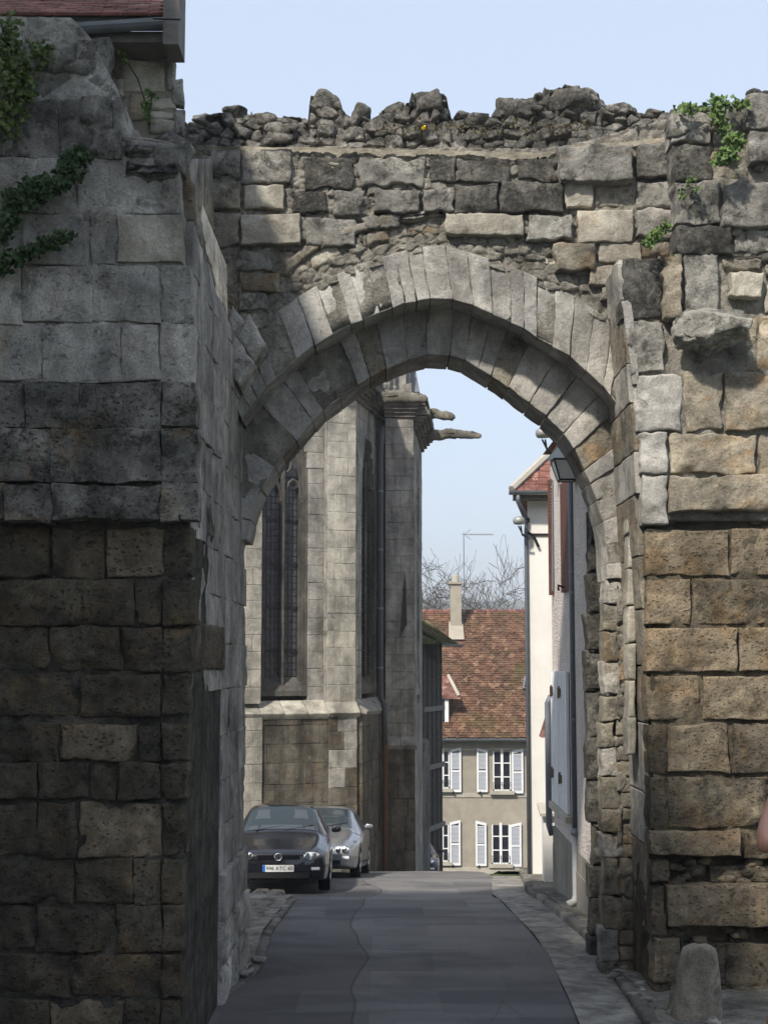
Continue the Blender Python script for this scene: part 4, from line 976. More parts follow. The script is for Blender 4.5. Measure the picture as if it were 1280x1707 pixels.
# gargoyles
def gargoyle(a, b, Y0, Y1, r, seed):
    A = np.array(P(*a, Y0)); B = np.array(P(*b, Y1)); d = B - A; n = 22; vs = []
    side = np.cross(d, (0, 0, 1)); side /= np.linalg.norm(side); up = np.cross(side, d); up /= np.linalg.norm(up)
    prof = np.interp(np.linspace(0, 1, n), [0, .12, .3, .42, .55, .68, .80, .88, .96, 1], [1.5, 1.4, 1.25, 1.2, 1.05, .95, 1.0, .85, .65, .3]) * r
    drop = np.interp(np.linspace(0, 1, n), [0, .3, .5, .7, .85, 1], [0, -.02, .03, .0, -.02, -.05])
    k = 12
    for i in range(n):
        for j in range(k):
            t = 2 * pi * j / k; sx = np.sign(cos(t)) * abs(cos(t)) ** .7; sz = np.sign(sin(t)) * abs(sin(t)) ** .7
            vs.append(A + d * i / (n - 1) + side * sx * prof[i] * .85 + up * (sz * prof[i] + drop[i]))
    vs = np.array(vs); nn = fbm(vs * 11, seed, 4, .7) * 1.7; vs += (up[None] * .9 + side[None] * .4) * (nn * r * .35)[:, None]
    f = [(i*k+j, i*k+(j+1) % k, (i+1)*k+(j+1) % k, (i+1)*k+j) for i in range(n-1) for j in range(k)] + [tuple(range(k))[::-1], tuple(range((n-1)*k, n*k))]
    o = mesh('gargoyle', vs, f, M['cornice'], ch)
    # wings and ears carved on the flanks
    for s in (-1, 1):
        mb = MB(); q = A + d * .28 + side * s * r * .8; mb.prism([q, q + d * .30 + up * r * .3, q + d * .10 + up * r * .9], side * s * r * .3)
        q = A + d * .86 + side * s * r * .4 + up * r * .5; mb.prism([q, q + d * .05, q - d * .01 + up * r * .35], side * s * r * .25)
        tag(mb.build('wing_and_ear', M['cornice'], o), kind='stuff')
gargoyle((612, 664), (712, 662), 36.7, 35.2, .14, 1)
gargoyle((690, 690), (758, 693), 38.9, 38.2, .125, 2)
gargoyle((700, 725), (802, 724), 40.6, 40.0, .12, 3)
# downpipe, hopper, rusty foot
xp = PX(634, 900, 36.7); yp = 36.7; M['pipe'] = plain('dark iron downpipe', (.05, .052, .055), .6, .3, var=.2)
mb = MB().tube([(xp + .05, yp + .4, top - .35), (xp + .02, yp + .05, top - .75), (xp, yp, top - 1.0), (xp, yp, sillz + .35), (xp + .02, yp, sillz + .05), (xp + .10, yp - .08, sillz - .1), (xp + .11, yp - .08, strz - .0)], .075, 10)
dp = mb.build('downpipe', M['pipe'], ch, smooth=True)
M['rust'] = plain('rusty iron pipe', (.085, .045, .025), .8, .2, var=.3, scale=5)
mb = MB().tube([(xp + .11, yp - .08, strz + .05), (xp + .11, yp - .08, base + .4)], .075, 10); mb.build('pipe_foot', M['rust'], dp)
for z in np.arange(sillz + .8, top - 1.2, 1.5):
    mb = MB().lathe([(.08, z), (.08, z + .05)], (xp, yp, 0), 10); mb.build('pipe_collar', M['zinc_dull'], dp)
# arrow shaped slit scar and weathering on the buttress
mb = MB(); mb.prism([P(668, 1060, 37.45), P(678, 1040, 37.45), P(676, 958, 37.45), P(672, 985, 37.45)], (0, .1, 0)); mb.build('slit', M['iron'], ch)

# dark low building after the church and narrow house beyond
M['far_dark'] = plain('dark weathered timber', (.09, .085, .075), .85, .1, var=.3)
M['dark_wall'] = stone_mat('dark grey wall', (.20, .19, .17), (.14, .135, .125), lichen=.35, pale=.15, pits=.3, var=.1, streak=.7, bump=.5)  # dark grey base with strong vertical streaks
an = root('outbuilding', (1.0, 43, gz(43.)), 'low dark stone annex squeezed after the last church buttress', 'annex')
ashlar(an, (1.05, 42.2), (.36, 2.6), (2.6, -.36), 2.62, -7.6, -2.45, .45, (.5, .9), .3, M['dark_wall'], seed=31)
ashlar(an, (.2, 42.15), (1, 0), (0, -1), .88, -7.6, -2.45, .45, (.4, .8), .3, M['dark_wall'], seed=32)
slab(an, 'wall_core', [(.2, 42.4), (1.0, 42.4), (1.34, 44.6), (.2, 44.6)], -7.6, -2.4, M['dark_wall'])
sh2 = root('narrow_house', (1.4, 50, gz(50.)), 'narrow grey timbered house with a mossy tiled eave, between church and red roof', 'house')
hx0, hx1 = 1.22, PX(737, 1200, 49.6)
slab(sh2, 'wall', [(-3, 47.3), (hx0, 47.3), (hx1, 49.7), (-3, 49.7)], -8.9, PZ(1070, 48), M['dark_wall'])
for i in range(9):
    t = (i + .3) / 9; x = hx0 + (hx1 - hx0) * t; y = 47.3 + 2.4 * t
    mb = MB().box((x - .02, y - .1, -8.5), (x + .05, y + .1, PZ(1070, 48) - .05 - .5 * (i % 2))); mb.build('timber_post', M['wood_grey' if i % 2 else 'far_dark'], sh2)
for z in (-1.7, -3.6, -5.6):
    mb = MB(); mb.prism([(hx0, 47.3, z), (hx0 + .1, 47.3, z), (hx1 + .1, 49.7, z), (hx1, 49.7, z)], (0, 0, .16)); mb.build('timber_rail', M['wood_grey'], sh2)
ze = PZ(1066, 48)
for i in range(5):
    for j in range(5):
        y0 = 46.9 + i * .56; a = ze - .12 + .62 * (4 - j) * .42; xo = hx0 + .70 - (4 - j) * .42 * .9 + (y0 - 46.9) * .27
        c = [(xo, y0, a), (xo, y0 + .54, a), (xo - .42, y0 + .54, a + .30), (xo - .42, y0, a + .30)]
        stone(sh2, c, (.6, 0, .8), M['tile_moss'], depth=.06, rough=.01, r=.02, cell=.2, jit=.02, maxn=3, name='tile')
mb = MB(); mb.prism([(hx0 + .66, 46.9, ze - .18), (hx0 + .6, 46.9, ze - .1), (-.6, 46.9, ze + .9), (-.6, 46.9, ze - .1)], (.7, 2.9, 0)); mb.build('roof', M['tile_moss'], sh2)
gg = MB(); halfgutter(gg, (hx0 + .72, 46.9, ze - .15), (hx0 + 1.42, 49.7, ze - .15), .09); gg.build('gutter', M['zinc_dull'], sh2)

# ================================================================== FAR HOUSE WITH THE RED TILED ROOF
M['far_plaster'] = plain('tan house render', (.35, .315, .26), .95, .08, var=.14, scale=2.2, grime=.35)
M['far_band'] = plain('stone string', (.42, .39, .33), .9, .1, var=.15, scale=3)
M['pane'] = glass_mat('window glass', (.02, .022, .03), .06)
M['shutter_panel'] = plain('grey blue louvre', (.40, .42, .47), .6, .3, var=.06)
fh = root('village_house', (4.5, 58, gz(58.)), 'two storey tan house with white shutters under a big red tiled roof', 'house')
FY = 58.0
fx0, fx1 = PX(690, 1300, FY), PX(930, 1300, FY)
zev = PZ(1230, FY); zrg = PZ(1020, 63.2)
slab(fh, 'wall', [(fx0 - 3, FY), (fx1 + 1, FY), (fx1 + 1, FY + 10), (fx0 - 3, FY + 10)], -9, zev, M['far_plaster'])
mb = MB(); mb.box((fx0 - 3, FY - .03, PZ(1329, FY)), (fx1 + 1, FY + .05, PZ(1322, FY))); mb.build('string_course', M['far_band'], fh)
mb = MB(); mb.box((fx0 - 3, FY - .10, -9), (fx1 + 1, FY + .05, PZ(1446, FY))); mb.build('plinth', M['far_band'], fh)
mb = MB(); mb.prism([(fx0 - 3, FY - .35, zev - .02), (fx0 - 3, FY + 5.2, zrg - .06), (fx0 - 3, FY + 10.4, zev - .05)], (fx1 - fx0 + 4.2, 0, 0)); mb.build('roof', M['wood_grey'], fh)
# individual tiles joined (thousands)
sl_ = np.array((0, 5.55, zrg - zev + .02)); Ls = np.linalg.norm(sl_); sd_ = sl_ / Ls; nr_ = np.array((0, -sd_[2], sd_[1]))
vs, fs = [], []
rw = int(Ls / .135); rs = np.random.RandomState(5)
for i in range(rw):
    for j in range(int((fx1 - fx0 + 2.6) / .19)):
        x = fx0 - 1.4 + (j + .5 * (i % 2)) * .19 + rs.uniform(-.01, .01); s = i * .135 + rs.uniform(-.012, .012)
        o = np.array((x, FY - .35, zev)) + sd_ * s + nr_ * (.02 + rs.uniform(0, .018)); t = rs.uniform(.012, .022); n0 = len(vs)
        a = o + nr_ * .03; b = a + np.array((.18, 0, 0)); c = o + np.array((.18, 0, 0)) + sd_ * .19; d = o + sd_ * .19
        vs += [a, b, c, d, a - nr_ * t * 1.6, b - nr_ * t * 1.6]; fs += [(n0, n0+1, n0+2, n0+3), (n0, n0+4, n0+5, n0+1)]
tag(mesh('tiles', vs, fs, M['tile_red'], fh, smooth=False), kind='stuff')
rdg = MB()
for x in np.arange(fx0 - 1, fx1 + 1.2, .34):
    rdg.lathe([(.11, x), (.12, x + .3), (.11, x + .31)], (0, FY + 5.2, zrg - .0), 8, axis='x')
tag(rdg.build('ridge_tiles', M['tile_rose'], fh, smooth=True), kind='stuff')
gg = MB(); halfgutter(gg, (fx0 - 2, FY - .45, zev - .02), (fx1 + 1, FY - .45, zev - .02), .09); gg.build('gutter', M['zinc'], fh)
def arched(x0, x1, z0, z1, rise, n=6, skew=0):
    return [(x0, z0), (x1, z0)] + [(x1 + (x0 - x1) * t, z1 - rise * (2 * t - 1) ** 2) for t in np.linspace(0, 1, n + 1)]
def far_window(xa, xb, ya, yb):
    x0, x1, z1, z0 = PX(xa, ya, FY), PX(xb, ya, FY), PZ(ya, FY), PZ(yb, FY); m_ = (x0 + x1) / 2
    w = MB().prism([(a, FY + .0 - .012, z) for a, z in arched(x0, x1, z0, z1, .10)], (0, .010, 0)).build('window', M['pane'], fh)
    fr = MB(); t = .05
    fr.box((x0, FY - .05, z0), (x0 + t, FY - .015, z1 - .08)); fr.box((x1 - t, FY - .05, z0), (x1, FY - .015, z1 - .08)); fr.box((m_ - .05, FY - .06, z0), (m_ + .05, FY - .015, z1 - .01)); fr.box((x0, FY - .05, z0), (x1, FY - .014, z0 + t))
    for k in (1, 2):
        z = z0 + (z1 - z0) * k / 3; fr.box((x0, FY - .045, z - .02), (x1, FY - .016, z + .02))
    fr.build('window_frame', M['white_paint'], w)
    MB().box((x0 - .12, FY - .16, z0 - .14), (x1 + .12, FY + .02, z0 - .0)).build('sill', M['far_band'], w)
    br = MB()
    br.tube([(x0, FY - .13, z0 + .32), (x1, FY - .13, z0 + .32)], .012, 6)
    for x in np.linspace(x0, x1, 7): br.tube([(x, FY - .13, z0 + .02), (x, FY - .13, z0 + .32)], .008, 5)
    br.build('window_guard', M['iron'], w)
    # arched soffit of the opening
    MB().prism([(a, FY - .02, z) for a, z in [(x0 - .03, z1 - .10), (x1 + .03, z1 - .10), (x1 + .03, z1 + .0), (m_, z1 + .10), (x0 - .03, z1)]], (0, .02, 0)).build('lintel', M['far_plaster'], w)
def far_shutter(xa, xb, ya, yb, side):
    x0, x1, z1, z0 = PX(xa, ya, FY), PX(xb, ya, FY), PZ(ya, FY), PZ(yb, FY)
    if side > 0: fr = [(x0, z0), (x1, z0), (x1, z1 - .12 + .12), (x0, z1 - .10)]
    else: fr = [(x0, z0), (x1, z0), (x1, z1 - .10), (x0, z1 - .0)]
    s = MB(); t = .07; Yf = FY - .075
    s.box((x0, Yf - .04, z0), (x0 + t, Yf, fr[3][1])); s.box((x1 - t, Yf - .04, z0), (x1, Yf, fr[2][1])); s.box((x0 + t, Yf - .038, z0), (x1 - t, Yf, z0 + .09)); zm = z0 + (z1 - z0) * .47
    s.box((x0 + t, Yf - .038, zm - .035), (x1 - t, Yf, zm + .035)); s.prism([(x0, Yf - .041, fr[3][1] - .09), (x1, Yf - .041, fr[2][1] - .09), (x1, Yf - .041, fr[2][1] + .01), (x0, Yf - .041, fr[3][1] + .01)], (0, .04, 0))
    so_ = s.build('shutter', M['white_paint'], fh)
    lv = MB()
    for z in np.arange(z0 + .1, min(fr[2][1], fr[3][1]) - .1, .05):
        if abs(z - zm) < .05: continue
        lv.prism([(x0 + t, Yf - .03, z), (x1 - t, Yf - .03, z), (x1 - t, Yf - .008, z + .045), (x0 + t, Yf - .008, z + .045)], (0, .008, 0))
    lv.build('louvres', M['shutter_panel'], so_)
    MB().box((x0 + .1, Yf - .07, z0 - .06), (x0 + .16, Yf, z0 + .03)).build('catch', M['iron'], so_)
far_window(821, 851, 1249, 1318); far_shutter(794, 812, 1247, 1320, -1); far_shutter(852, 871, 1248, 1322, 1)
far_window(726, 749, 1249, 1314); far_shutter(750, 768, 1246, 1320, 1); far_shutter(700, 722, 1247, 1320, -1)
far_window(819, 849, 1371, 1440); far_shutter(792, 810, 1368, 1443, -1); far_shutter(849, 868, 1371, 1444, 1)
far_window(726, 748, 1371, 1436); far_shutter(749, 767, 1367, 1442, 1); far_shutter(700, 722, 1368, 1442, -1)
# chimney
cx, cyy = PX(759, 1000, 62.6), 62.6; zc0, zc1 = PZ(1050, 62.6), PZ(974, 62.6)
c_ = MB().box((cx - .22, cyy - .3, zc0 - .3), (cx + .24, cyy + .5, zc1)).build('chimney', M['far_plaster'], fh)
MB().box((cx - .31, cyy - .37, zc1), (cx + .31, cyy + .57, zc1 + .09)).build('chimney_cap', M['far_plaster'], c_)
MB().lathe([(.17, zc1 + .09), (.15, zc1 + .38), (.12, zc1 + .40)], (cx, cyy, 0), 10).build('chimney_pot', M['far_band'], c_)
MB().prism([(cx - .34, cyy - .95, zc0 - .42), (cx + .32, cyy - .95, zc0 - .42), (cx + .3, cyy - .1, zc0 + .36), (cx - .3, cyy - .1, zc0 + .36)], (0, .25, -.1)).build('flashing', M['far_plaster'], c_)
# tv antenna
ax, ay = PX(773, 950, 62.4), 62.4
an_ = root('tv_antenna', (ax, ay, PZ(1015, ay)), 'thin television antenna on a tall mast beside the far chimney', 'antenna')
mb = MB().tube([(ax, ay, PZ(1020, ay)), (ax, ay, PZ(888, ay))], .022, 6); mb.build('mast', M['zinc'], an_)
mb = MB(); zt = PZ(891, ay); x2 = PX(822, 890, ay); mb.tube([(ax - .1, ay, zt), (x2, ay, zt)], .012, 5)
for i, x in enumerate(np.linspace(ax + .25, x2 - .02, 13)): mb.tube([(x, ay - .16, zt + .0), (x, ay + .16, zt)], .008, 4); mb.tube([(x, ay, zt - .05), (x, ay, zt + .05)], .008, 4)
mb.build('boom', M['zinc'], an_)
mb = MB()
for s in (-1, 1):
    mb.tube([(ax + .05, ay, zt), (ax + .3, ay, zt + s * .22)], .01, 4)
    for k in (.1, .2, .3): mb.tube([(ax + k, ay - .2, zt + s * k * .7), (ax + k, ay + .2, zt + s * k * .7)], .008, 4)
mb.build('reflector', M['zinc'], an_)
# dormer
dz0, dz1 = PZ(1220, 58.6), PZ(1163, 58.6); dxl, dxr = PX(700, 1190, 58.4), PX(748, 1190, 58.4)
dm = slab(fh, 'dormer', [(dxl, 58.3), (dxr, 58.3), (dxr, 62), (dxl, 62)], dz0 - .2, dz1 + .02, M['far_plaster'])
mb = MB().box((dxr - .17, 58.24, dz0), (dxr - .02, 58.32, dz1 - .05)); mb.box((dxl, 58.24, dz0), (dxr - .17, 58.3, dz0 + .12)); mb.build('window_frame', M['white_paint'], dm)
MB().box((dxl, 58.27, dz0 + .12), (dxr - .17, 58.29, dz1 - .05)).build('window', M['pane'], dm)
MB().prism([(dxl, 58.15, dz1), (dxr + .45, 58.15, dz1 - .05), (dxr + .05, 59.4, dz1 + .75), (dxl, 59.4, dz1 + .75)], (0, .04, .1)).build('dormer_roof', M['tile_rose'], dm)
mb = MB().tube([(dxr + .40, 58.15, dz1 + .07), (dxr + .03, 59.4, dz1 + .88)], .07, 6); mb.build('verge', M['far_band'], dm)
MB().box((dxl, 57.95, dz0 - .38), (dxr - .15, 58.28, dz0 - .02)).build('window_box', M['shutter_panel'], dm)
# skylight
sx0, sx1 = PX(869, 1140, 60), PX(884, 1140, 60)
def roofpt(x, py0):  # point on the roof slope seen at photo row
    best = min(np.linspace(0, Ls, 300), key=lambda s: abs(P(0, py0, FY - .35 + sd_[1] * s)[2] - (zev + sd_[2] * s))); return np.array((x, FY - .35 + sd_[1] * best, zev + sd_[2] * best)) + nr_ * .09
c4 = [roofpt(sx0, 1152), roofpt(sx1, 1152), roofpt(sx1, 1132), roofpt(sx0 + .12, 1132)]
sk_ = MB().prism(c4, nr_ * .09).build('skylight', M['zinc'], fh)
MB().prism([c4[0] + nr_ * .092 + (.06, 0, .06), c4[1] + nr_ * .092 + (-.06, 0, .06), c4[2] + nr_ * .092 + (-.06, 0, -.06), c4[3] + nr_ * .092 + (.06, 0, -.06)], nr_ * .012).build('pane', M['pane'], sk_)

# ================================================================== WHITE HOUSE, RIGHT
M['white_plaster'] = plain('white lime plaster', (.76, .745, .70), .95, .1, var=.07, scale=1.5, bump=.2, grime=.12)
g = NT('roughcast', .95, .1)
c_ = g.mix(g.ramp(g.noise(2.2, 5, .6, seed=2), .4, .65), (.74, .66, .60), (.64, .57, .52)); c_ = g.mix(1, c_, g.grey(g.ramp(g.noise(60, 3, .7), .3, .7, .65, 1.25, False)), 'MULTIPLY')
g.color(c_).bump(g.math('ADD', g.noise(30, 5, .7), g.voro(26)), 1.0, .03); M['roughcast'] = g.m
wh = root('white_house', (4, 30, gz(29.)), 'bright white plastered house with a red hipped roof on the right', 'house')
WYh = 28.7; wxl = PX(881, 1100, WYh); wze = PZ(822, WYh)
slab(wh, 'wall', [(wxl, WYh), (9, WYh), (9, 36), (wxl * 36 / 28.7 + .06, 36)], -6, wze, M['white_plaster'])
# hip roof
ov = .34; e0 = (wxl - ov, WYh - ov, wze - .02); e1 = (9.4, WYh - ov, wze - .02); rdgL = (wxl + 2.6, WYh + 3.4, wze + 2.9); rdgR = (7.5, WYh + 3.4, wze + 2.9); e2 = (wxl * 36.4 / 28.7 + .0, 36.4, wze - .02); e3 = (9.4, 36.4, wze - .02)
mb = MB(); mb.add([e0, e1, rdgR, rdgL, e2, e3], [(0, 1, 2, 3), (0, 3, 4), (4, 3, 2, 5), (1, 5, 2), (0, 4, 5, 1)]); mb.build('roof', M['tile_rose'], wh)
sn = np.cross(np.array(e1) - np.array(e0), np.array(rdgL) - np.array(e0)); sn /= np.linalg.norm(sn); sn = sn if sn[2] > 0 else -sn
upv = np.cross(sn, (1, 0, 0)); upv = upv if upv[2] > 0 else -upv
nt = 0
for i in range(16):
    s = i * .26
    hx = (s / np.linalg.norm((2.94, 3.74, 2.92))) * 2.94 * 1.28
    for j in range(15):
        x = wxl - ov + hx + .02 + j * .24 + (i % 2) * .08
        o = np.array((x, e0[1], e0[2])) + upv * s + sn * .035
        c = [o, o + (.235, 0, 0), o + np.array((.235, 0, 0)) + upv * .3 - sn * .02, o + upv * .3 - sn * .02]
        if nt < 240: stone(wh, c, sn, M['tile_rose'], depth=.03, rough=.004, r=.01, cell=.2, jit=.006, maxn=2, name='tile'); nt += 1
hd = np.array(rdgL) - np.array(e0)
MB().tube([np.array(e0) + hd * t + (0, -.02, .06) for t in np.linspace(0, 1, 8)], .075, 6).build('hip_ridge', M['far_band'], wh)
gg = MB(); halfgutter(gg, (wxl - ov - .06, WYh - ov - .07, wze - .0), (6, WYh - ov - .07, wze - .0), .085); gg.build('gutter', M['zinc'], wh)
MB().box((wxl - ov + .05, WYh - ov + .02, wze - .16), (6, WYh, wze - .04)).build('eaves_board', M['wood_grey'], wh)
xg = wxl - ov + .12
dp2 = MB().tube([(xg, WYh - ov - .07, wze - .08), (xg, WYh - ov - .07, wze - .2), (xg + .1, WYh - .25, wze - .36), (wxl - .02, WYh - .08, wze - .52), (wxl - .03, WYh - .03, wze - .8), (wxl - .03, WYh - .03, -4.4)], .042, 8).build('downpipe', M['zinc_dull'], wh, smooth=True)
mb = MB(); zb = PZ(891, WYh); mb.tube([(wxl + .1, WYh - .03, zb), (PX(922, 891, WYh), WYh - .03, zb)], .02, 5); mb.tube([(wxl, WYh - .05, PZ(888, WYh)), (PX(888, 893, WYh), WYh - .05, PZ(893, WYh)), (PX(897, 912, WYh), WYh - .05, PZ(912, WYh))], .03, 5); mb.build('cable_bracket', M['iron'], wh)
# low white wall and doorstep at its foot
lw = root('garden_wall', (2.9, 26.6, gz(26.6)), 'low white rendered wall with a sloping cap between the two right houses', 'wall')
slab(lw, 'wall', [(PX(906, 1400, 26.2), 26.2), (3.8, 26.2), (3.8, 26.5), (PX(906, 1400, 26.2), 26.5)], -4.6, PZ(1362, 26.2), M['white_plaster'])
mb = MB(); xa = PX(899, 1360, 26.2); mb.prism([(xa, 26.1, PZ(1360, 26.2)), (3.8, 26.1, PZ(1360, 26.2) - .0), (3.8, 26.6, PZ(1360, 26.2) + .12), (xa, 26.6, PZ(1352, 26.2) + .06)], (0, 0, .05)); mb.build('coping', M['far_band'], lw)

# ================================================================== ROUGHCAST HOUSE
ph = root('roughcast_house', (4.2, 21, gz(21.)), 'roughcast house wall with closed white shutters, just past the gateway on the right', 'house')
HX = lambda Y: 2.78 + .011 * (Y - 18.5)
slab(ph, 'wall', [(HX(18.4), 18.45), (HX(24.5), 24.5), (8, 24.5), (8, 18.45)], -4.8, 3.55, M['roughcast'])
slab(ph, 'plinth', [(HX(18.4) - .03, 18.43), (HX(24.5) - .03, 24.52), (HX(24.5) + .2, 24.52), (HX(18.4) + .2, 18.43)], -4.8, -3.05, M['plaster_grey'])
mb = MB(); mb.prism([(HX(18.4) - .05, 18.3, 3.52), (8.3, 18.3, 3.52), (5.5, 18.3, 5.6)], (0, 6.3, 0)); mb.build('roof', M['tile_rose'], ph)
# two closed shutters with strap hinges
zt_, zb_ = -.18, -2.32
for (ya, yb) in ((22.05, 23.15), (23.28, 24.3)):
    def sx(Y): return HX(Y) - .06
    s = MB().prism([(sx(ya), ya, zb_), (sx(yb), yb, zb_), (sx(yb) + .045, yb, zb_), (sx(ya) + .045, ya, zb_)], (0, 0, zt_ - zb_)).build('shutter', M['white_paint'], ph)
    for k in range(1, 6):
        y = ya + (yb - ya) * k / 6; MB().box((sx(y) - .012, y - .008, zb_ + .01), (sx(y) + .004, y + .008, zt_ - .01)).build('batten', M['white_paint'], s)
    for z in (zt_ - .38, zb_ + .42):
        ym = yb - .2; MB().prism([(sx(ym) - .02, ym - .30, z), (sx(ym) - .02, ym + .12, z - .05), (sx(ym) - .02, ym + .12, z + .11), (sx(ym) - .02, ym - .05, z + .15), (sx(ym) - .02, ym - .24, z + .10)], (.018, 0, 0)).build('strap_hinge', M['rust'], s)
MB().prism([(HX(22) - .10, 21.95, zb_ - .12), (HX(24.4) - .10, 24.42, zb_ - .12), (HX(24.4) + .1, 24.42, zb_ - .12), (HX(22) + .1, 21.95, zb_ - .12)], (0, 0, .1)).build('sill', M['far_band'], ph)
# open brown louvred shutters of the upper window at the far end
def brown(y0, x0, x1, za, zb):
    d = .05; s = MB()
    s.box((x0, y0, za), (x0 + .05, y0 + d, zb)); s.box((x1 - .05, y0, za), (x1, y0 + d, zb)); s.box((x0 + .05, y0 + .002, za), (x1 - .05, y0 + d, za + .1)); s.box((x0 + .05, y0 + .002, zb - .1), (x1 - .05, y0 + d, zb)); s.box((x0 + .05, y0 + .002, (za + zb) / 2 - .05), (x1 - .05, y0 + d, (za + zb) / 2 + .05))
    o = s.build('shutter', M['wood_brown'], ph); lv = MB()
    for z in np.arange(za + .12, zb - .12, .055): lv.prism([(x0 + .05, y0 + .01, z), (x1 - .05, y0 + .01, z), (x1 - .05, y0 + .035, z + .045), (x0 + .05, y0 + .035, z + .045)], (0, .007, 0))
    lv.build('louvres', M['wood_brown'], o)
brown(24.1, PX(914, 900, 24.1), PX(934, 900, 24.1), PZ(992, 24.1), PZ(800, 24.1))
MB().tube([(PX(916, 798, 24), 24.0, PZ(798, 24)), (PX(921, 805, 24), 24.0, PZ(803, 24)), (PX(921, 985, 24), 24.0, PZ(985, 24))], .022, 6).build('shutter_bar', M['zinc_dull'], ph)
MB().box((HX(22.6) - .05, 21.6, PZ(985, 22)), (HX(22.6) + .0, 22.6, PZ(800, 22))).build('shutter', M['wood_brown'], ph)
MB().tube([(HX(22.2) - .02, 22.2, PZ(980, 22.2)), (HX(22.2) - .14, 22.2, PZ(976, 22.2)), (HX(22.2) - .14, 22.15, PZ(984, 22.2))], .02, 6).build('shutter_stop', M['rust'], ph)
# grey downpipe
yd = 21.35; xd = PX(955, 1100, yd)
dq = MB().tube([(xd, yd, 3.4), (xd, yd, PZ(1395, yd))], .048, 10).build('downpipe', M['zinc_dull'], ph, smooth=True)
for y in (955, 990, 1201): MB().lathe([(.055, PZ(y, yd)), (.055, PZ(y, yd) + .04)], (xd, yd, 0), 10).build('pipe_collar', M['zinc'], dq)
MB().lathe([(.07, PZ(1392, yd)), (.075, PZ(1388, yd)), (.06, PZ(1380, yd))], (xd, yd, 0), 10).build('pipe_socket', M['zinc'], dq)
M['pvc'] = plain('pale grey cast iron', (.45, .45, .44), .5, .3, var=.1, grime=.2)
MB().tube([(xd, yd, PZ(1390, yd)), (xd, yd, PZ(1492, yd)), (xd - .03, yd - .03, PZ(1502, yd)), (xd - .13, yd - .05, PZ(1507, yd))], .055, 10).build('pipe_shoe', M['pvc'], dq, smooth=True)
# second downpipe at the far corner with a little hood behind it
ye = 24.75; xe = PX(913, 1200, ye)
MB().tube([(xe + .06, ye, PZ(1160, ye)), (xe, ye, PZ(1172, ye)), (xe, ye, PZ(1375, ye)), (xe + .05, ye, PZ(1392, ye))], .055, 8).build('downpipe', M['zinc_dull'], ph, smooth=True)
MB().prism([(PX(903, 1222, 25), 25.0, PZ(1230, 25)), (PX(916, 1222, 25), 25.0, PZ(1190, 25)), (3.2, 25.0, PZ(1180, 25)), (3.2, 25.0, PZ(1225, 25))], (0, .5, 0)).build('porch_hood', M['tile_rose'], ph)
MB().prism([(HX(20.0) - .015, 19.9, -3.05), (HX(24.4) - .035, 24.4, -3.2), (HX(24.4) - .035, 24.4, -2.75), (HX(20.0) - .015, 19.9, -2.75)], (.04, 0, 0)).build('patch', M['plaster_grey'], ph)

# ================================================================== STREET LAMPS
M['lamp_glass'] = plain('frosted lantern glass', (.80, .81, .79), .35, .5, var=.04, bump=0)
M['lamp_grey'] = plain('grey lamp metal', (.30, .31, .30), .5, .4, .3)
ly = 20.9
def lantern():
    cxl, top_, bot_ = PX(944, 770, ly), PZ(768, ly), PZ(801, ly)
    r_ = root('street_lamp', (HX(ly), ly, bot_), 'four sided wall lantern hanging under the crown of the arch by the roughcast house', 'street lamp', 'lamps on the right hand houses')
    wt, wb = .205, .115
    b = MB(); b.add([(cxl - wb, ly - wb, bot_), (cxl + wb, ly - wb, bot_), (cxl + wb, ly + wb, bot_), (cxl - wb, ly + wb, bot_), (cxl - wt, ly - wt, top_), (cxl + wt, ly - wt, top_), (cxl + wt, ly + wt, top_), (cxl - wt, ly + wt, top_)], [(0,1,2,3)[::-1], (4,5,6,7), (0,1,5,4), (1,2,6,5), (2,3,7,6), (3,0,4,7)])
    b.build('lantern_glass', M['lamp_glass'], r_)
    f = MB()
    for sx_ in (-1, 1):
        for sy in (-1, 1): f.tube([(cxl + sx_ * wb, ly + sy * wb, bot_), (cxl + sx_ * wt, ly + sy * wt, top_)], .014, 5)
    for z, w_ in ((bot_, wb), (top_, wt)): f.tube([(cxl - w_, ly - w_, z), (cxl + w_, ly - w_, z), (cxl + w_, ly + w_, z), (cxl - w_, ly + w_, z), (cxl - w_, ly - w_, z)], .016, 5)
    f.build('lantern_frame', M['iron'], r_)
    c = MB().lathe([(.30, top_ + .01), (.26, top_ + .06), (.15, top_ + .17), (.12, top_ + .20), (.10, top_ + .30), (.03, top_ + .34), (.03, top_ + .42), (.005, top_ + .46)], (cxl, ly, 0), 4)
    c.build('lantern_cap', M['lamp_grey'], r_)
    MB().tube([(cxl, ly, top_ + .42), (cxl, ly, top_ + .5), (HX(ly) + .02, ly, top_ + .5), (HX(ly) + .02, ly, top_ - .1)], .022, 6).build('bracket', M['iron'], r_)
lantern()
def globe(px, py, Y, wx, name_label, flip=1):
    c = P(px, py, Y); r_ = root('street_lamp', (wx, Y + .2, c[2]), name_label, 'street lamp', 'lamps on the right hand houses')
    MB().lathe([(.03, -.08), (.10, -.07), (.125, -.02), (.12, .04), (.07, .08), (.02, .09)], tuple(c), 14).build('lamp_head', M['lamp_grey'], r_, smooth=True)
    a = MB(); a.tube([c + (.08, 0, .05), c + (.2, .05, .04), (wx, Y + .1, c[2] - .02)], .025, 6)
    for t in (0, .5): a.tube([c + (-.02 + t * .1, 0, -.1), c + (.06, .02, -.26 - t * .05), c + (.18, .06, -.34), (wx, Y + .1, c[2] - .36)], .016, 5)
    a.build('bracket', M['iron'], r_)
globe(865, 868, 28.4, wxl + .0, 'round grey bracket lamp on the outer corner of the white house')
